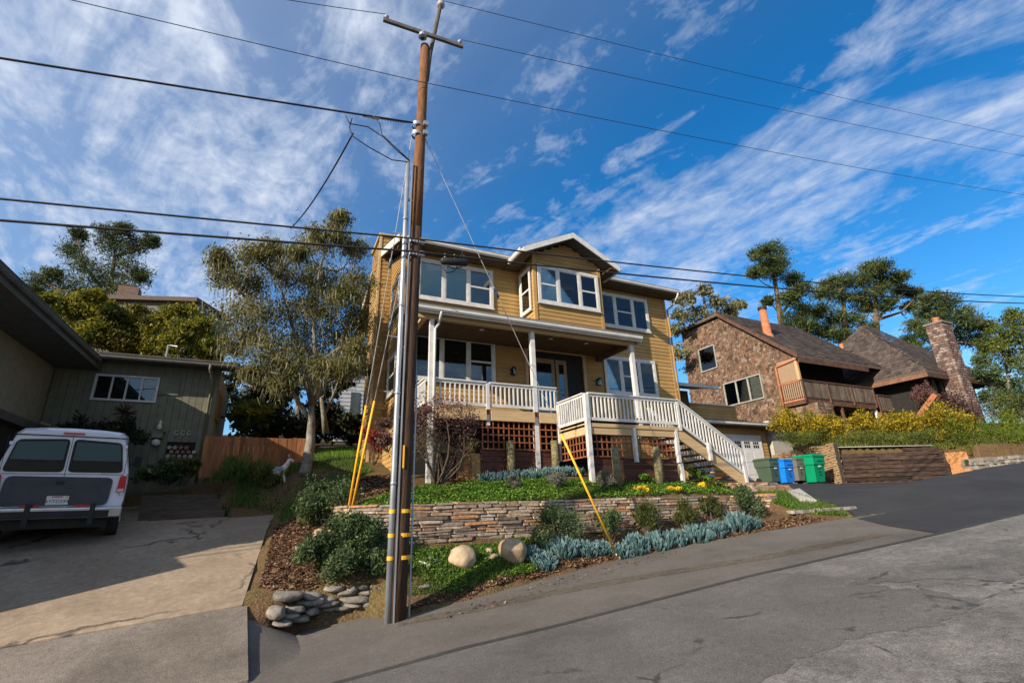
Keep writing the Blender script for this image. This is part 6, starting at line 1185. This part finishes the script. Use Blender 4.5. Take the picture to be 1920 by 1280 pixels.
def blades(name, poly, n, m, seed, h=.14, w=.012, thr=-9., lean=.4):
    r = np.random.default_rng(seed); p = patchy(r, scatter(r, poly, n), thr, 1.4, seed); k = len(p); d = unit(np.c_[r.normal(size=(k, 2))*lean, np.ones(k)]); hh = h*r.uniform(.4, 1.3, k)[:, None]; s = unit(np.c_[r.normal(size=(k, 2)), np.zeros(k)])*w*.5; o = face_quads(name, np.stack([p-s, p+s, p+d*hh], 1), r.random(k), m, None); return o
TERR = [(1.5, 10.55), (2.2, 10.4), (12.6, 10.42), (13.2, 10.9), (12.4, 11.3), (7.6, 11.5), (6.8, 12.3), (3.2, 12.4), (1.8, 11.8)]
tag(clover('terrace_clover', TERR, 30000, L_GRN, 1, .14, .05), 'bright green clover lawn on the terrace above the ledge wall', 'ground cover')
BED = [(2.0, 9.1), (3.0, 9.05), (4.6, 9.25), (5.4, 9.5), (5.6, 10.1), (2.2, 10.1), (1.9, 9.7)]
tag(clover('bed_clover', BED, 16000, L_GRN, 2, .1, .042, -.9), 'patchy clover around the tan boulders', 'ground cover'); tag(blades('bed_grass', BED, 5000, L_GRASS, 3, .12, .014, -.6), 'thin grass among the tan boulders', 'grass')
MOUND = [(.3, 13.2), (.35, 15.9), (-.9, 16.2), (-1.9, 17.7), (-1.9, 18.15), (.8, 18.2), (2.6, 18.3), (2.8, 16), (1.7, 14.2), (.9, 13.2)]
tag(blades('lawn_grass', MOUND, 26000, L_GRASS, 4, .16, .016, -.9), 'shaded green grass bank between driveway and fence', 'grass'); tag(clover('lawn_clover', MOUND, 9000, L_GRN, 14, .08, .06, -.2), 'green weeds on the shaded bank by the fence', 'ground cover')
BACKL = [(1.2, 18.4), (3.2, 18.4), (3.2, 24), (-1, 24)]; tag(blades('back_lawn', BACKL, 9000, L_GRN, 5, .15, .03), 'sunlit strip of lawn behind the lichen oak', 'grass')
PATCH = [(12.9, 9.3), (13.35, 8.25), (14.2, 9.25), (14.4, 10.1), (14.0, 10.9), (13.2, 10.7), (12.8, 9.9)]
tag(clover('patch_clover', PATCH, 7000, L_GRN, 6, .1, .05, -1.1), 'green weeds on the corner between road and dark driveway', 'ground cover'); tag(blades('patch_grass', PATCH, 5000, L_GRASS, 7, .14, .014, -1.2), 'grass on the corner between road and dark driveway', 'grass')
MUL = [(.02, 10), (.55, 9.55), (1.1, 9.65), (2.0, 9.6), (1.4, 10.6), (1.3, 12.3), (.9, 13.2), (.2, 13.2)]
def chips(name, poly, n, seed, size, label, thr=-9., zf=G):
    r = np.random.default_rng(seed); p = patchy(r, scatter(r, poly, n, zf), thr, 1.5, seed); p[:, 2] += r.uniform(.004, .022, len(p)); nrm = unit(r.normal(size=p.shape)*.4+np.array([0, 0, 1])); a = unit(np.cross(nrm, r.normal(size=p.shape))); b = np.cross(nrm, a); s = size*r.uniform(.4, 1.3, (len(p), 1))*.5; A = a*s; B = b*s*r.uniform(.25, .8, (len(p), 1)); tag(face_quads(name, np.stack([p-A-B, p+A-B, p+A+B, p-A+B], 1), r.random(len(p)), L_MULCH, None), label, 'mulch')
chips('bark_mulch', MUL, 15000, 8, .055, 'reddish bark mulch between the driveway and the rosemary'); chips('bed_mulch', [(2.2, 8.85), (3.3, 8.95), (5, 9.25), (6.9, 9.42), (8.8, 9.3), (10.6, 9.0), (12.8, 8.5), (12.8, 9.2), (8, 10), (4, 9.6)], 14000, 9, .05, 'bark mulch along the road edge under the succulents'); chips('side_mulch', [(1.4, 12.2), (3.3, 12.4), (3.3, 14.8), (1.6, 14.2)], 6000, 10, .06, 'dark mulch beside the ochre house')
tag(blades('verge_weeds', [(.2, 9.35), (.6, 9.55), (1.9, 9.7), (1.8, 10.1), (.0, 10.2), (-.1, 9.5)], 3500, L_GRASS, 11, .1, .012, -.3), 'weeds on top of the dry stone culvert wall', 'grass'); chips('road_litter', [(2.6, 8.3), (5, 8.9), (8, 9.1), (8, 8.6), (5, 8.3), (2.6, 7.8)], 190, 12, .045, 'scattered leaf litter on the asphalt shoulder', zf=lambda x, y: road_z(x)+.004)
UPR = [(21.2, 13.4), (25.2, 11.6), (28.8, 10.2), (34, 9), (36, 13), (26, 16), (23, 16.5)]
tag(blades('bank_grass', UPR, 22000, L_BUSH, 13, .26, .035), 'rough grass on the bank below the shingle house', 'grass')
# climbing stumps: pruned vines in front of the skirting
for k, px in enumerate((958, 1042, 1157, 1235)):
    Yk = 12.75 if k < 2 else 11.15; b = atY(px, 885 if k > 1 else 875, Yk); b[2] = g1(b[0], b[1])-.05; tpz = atY(px, 838 if k > 1 else 826, Yk)[2]; st_ = thing('pruned_stump', ['first lichen-crusted post stump below the porch lattice', 'second lichen-crusted post stump below the porch lattice', 'lichen-crusted post stump below the deck, by the corner post', 'lichen-crusted post stump below the deck, nearer the stairs'][k], 'stump', b)
    MB().tube([b, (b[0]+.01, b[1], (b[2]+tpz)/2), (b[0]-.01, b[1], tpz)], [.13, .115, .105], 10).build('trunk', mat('stump_bark', (.1, .085, .045), (.2, .18, .10), rough=.95, scale=14, bump=.8), st_, True)
    leaves('lichen', cloud(np.random.default_rng(k), [((b[0], b[1]-.02, (b[2]+tpz)/2), (.13, .13, (tpz-b[2])*.55))], 30, 8, .04), L_LICH, st_)
# painted horse figure on the grass bank
HB = mat('horse_paint', (.42, .33, .28), (.62, .56, .5), rough=.5, scale=8)
def horse():
    c = atY(523, 905, 16.9); hr = thing('horse_figure', 'white and brown painted horse figure on the shaded bank', 'figurine', c); me = bpy.data.meshes.new('body')
    pts = [(0, .32), (-.22, .33), (.1, .42), (.2, .6), (.2, .72), (.36, .62), (.12, .18), (.16, 0), (-.2, .17), (-.22, 0), (-.3, .3), (-.36, .12), (.05, .18), (.06, 0), (-.14, .17), (-.13, 0)]
    dy = [0, 0, 0, 0, 0, 0, -.06, -.06, -.06, -.06, 0, 0, .06, .06, .06, .06]; E = [(0, 1), (0, 2), (2, 3), (3, 4), (4, 5), (0, 6), (6, 7), (1, 8), (8, 9), (1, 10), (10, 11), (0, 12), (12, 13), (1, 14), (14, 15)]; R = [.12, .12, .1, .075, .07, .04, .045, .03, .05, .03, .03, .02, .045, .03, .05, .03]
    me.from_pydata([(c[0]+x, c[1]+d, c[2]+z) for (x, z), d in zip(pts, dy)], E, []); me.materials.append(HB); o = link(bpy.data.objects.new('body', me), hr); m = o.modifiers.new('skin', 'SKIN'); 
    for v, q in zip(me.skin_vertices[0].data if me.skin_vertices else [], R): v.radius = (q, q)
    if not me.skin_vertices:
        bm = bmesh.new(); bm.from_mesh(me); ly = bm.verts.layers.skin.verify(); bm.verts.ensure_lookup_table()
        for i, q in enumerate(R): bm.verts[i][ly].radius = (q, q)
        bm.verts[0][ly].use_root = True; bm.to_mesh(me); bm.free()
    o.modifiers.new('sub', 'SUBSURF').levels = 1; o.modifiers['sub'].render_levels = 1
    MB().hexa([(c[0]+.08, c[1]-.015, c[2]+.5), (c[0]+.14, c[1]-.015, c[2]+.46), (c[0]+.24, c[1]-.015, c[2]+.76), (c[0]+.17, c[1]-.015, c[2]+.78), (c[0]+.08, c[1]+.015, c[2]+.5), (c[0]+.14, c[1]+.015, c[2]+.46), (c[0]+.24, c[1]+.015, c[2]+.76), (c[0]+.17, c[1]+.015, c[2]+.78)]).build('mane', BRW, hr)
    for s in (-.03, .03): MB().tube([(c[0]+.2, c[1]+s, c[2]+.77), (c[0]+.19, c[1]+s, c[2]+.86)], [.02, .004], 6).build('ear', HB, hr)
    MB().box((c[0]-.16, c[1]-.13, c[2]+.36), (c[0]+.04, c[1]+.13, c[2]+.47)).build('saddle', mat('blue_saddle', (.2, .24, .4), rough=.6), hr)
horse()
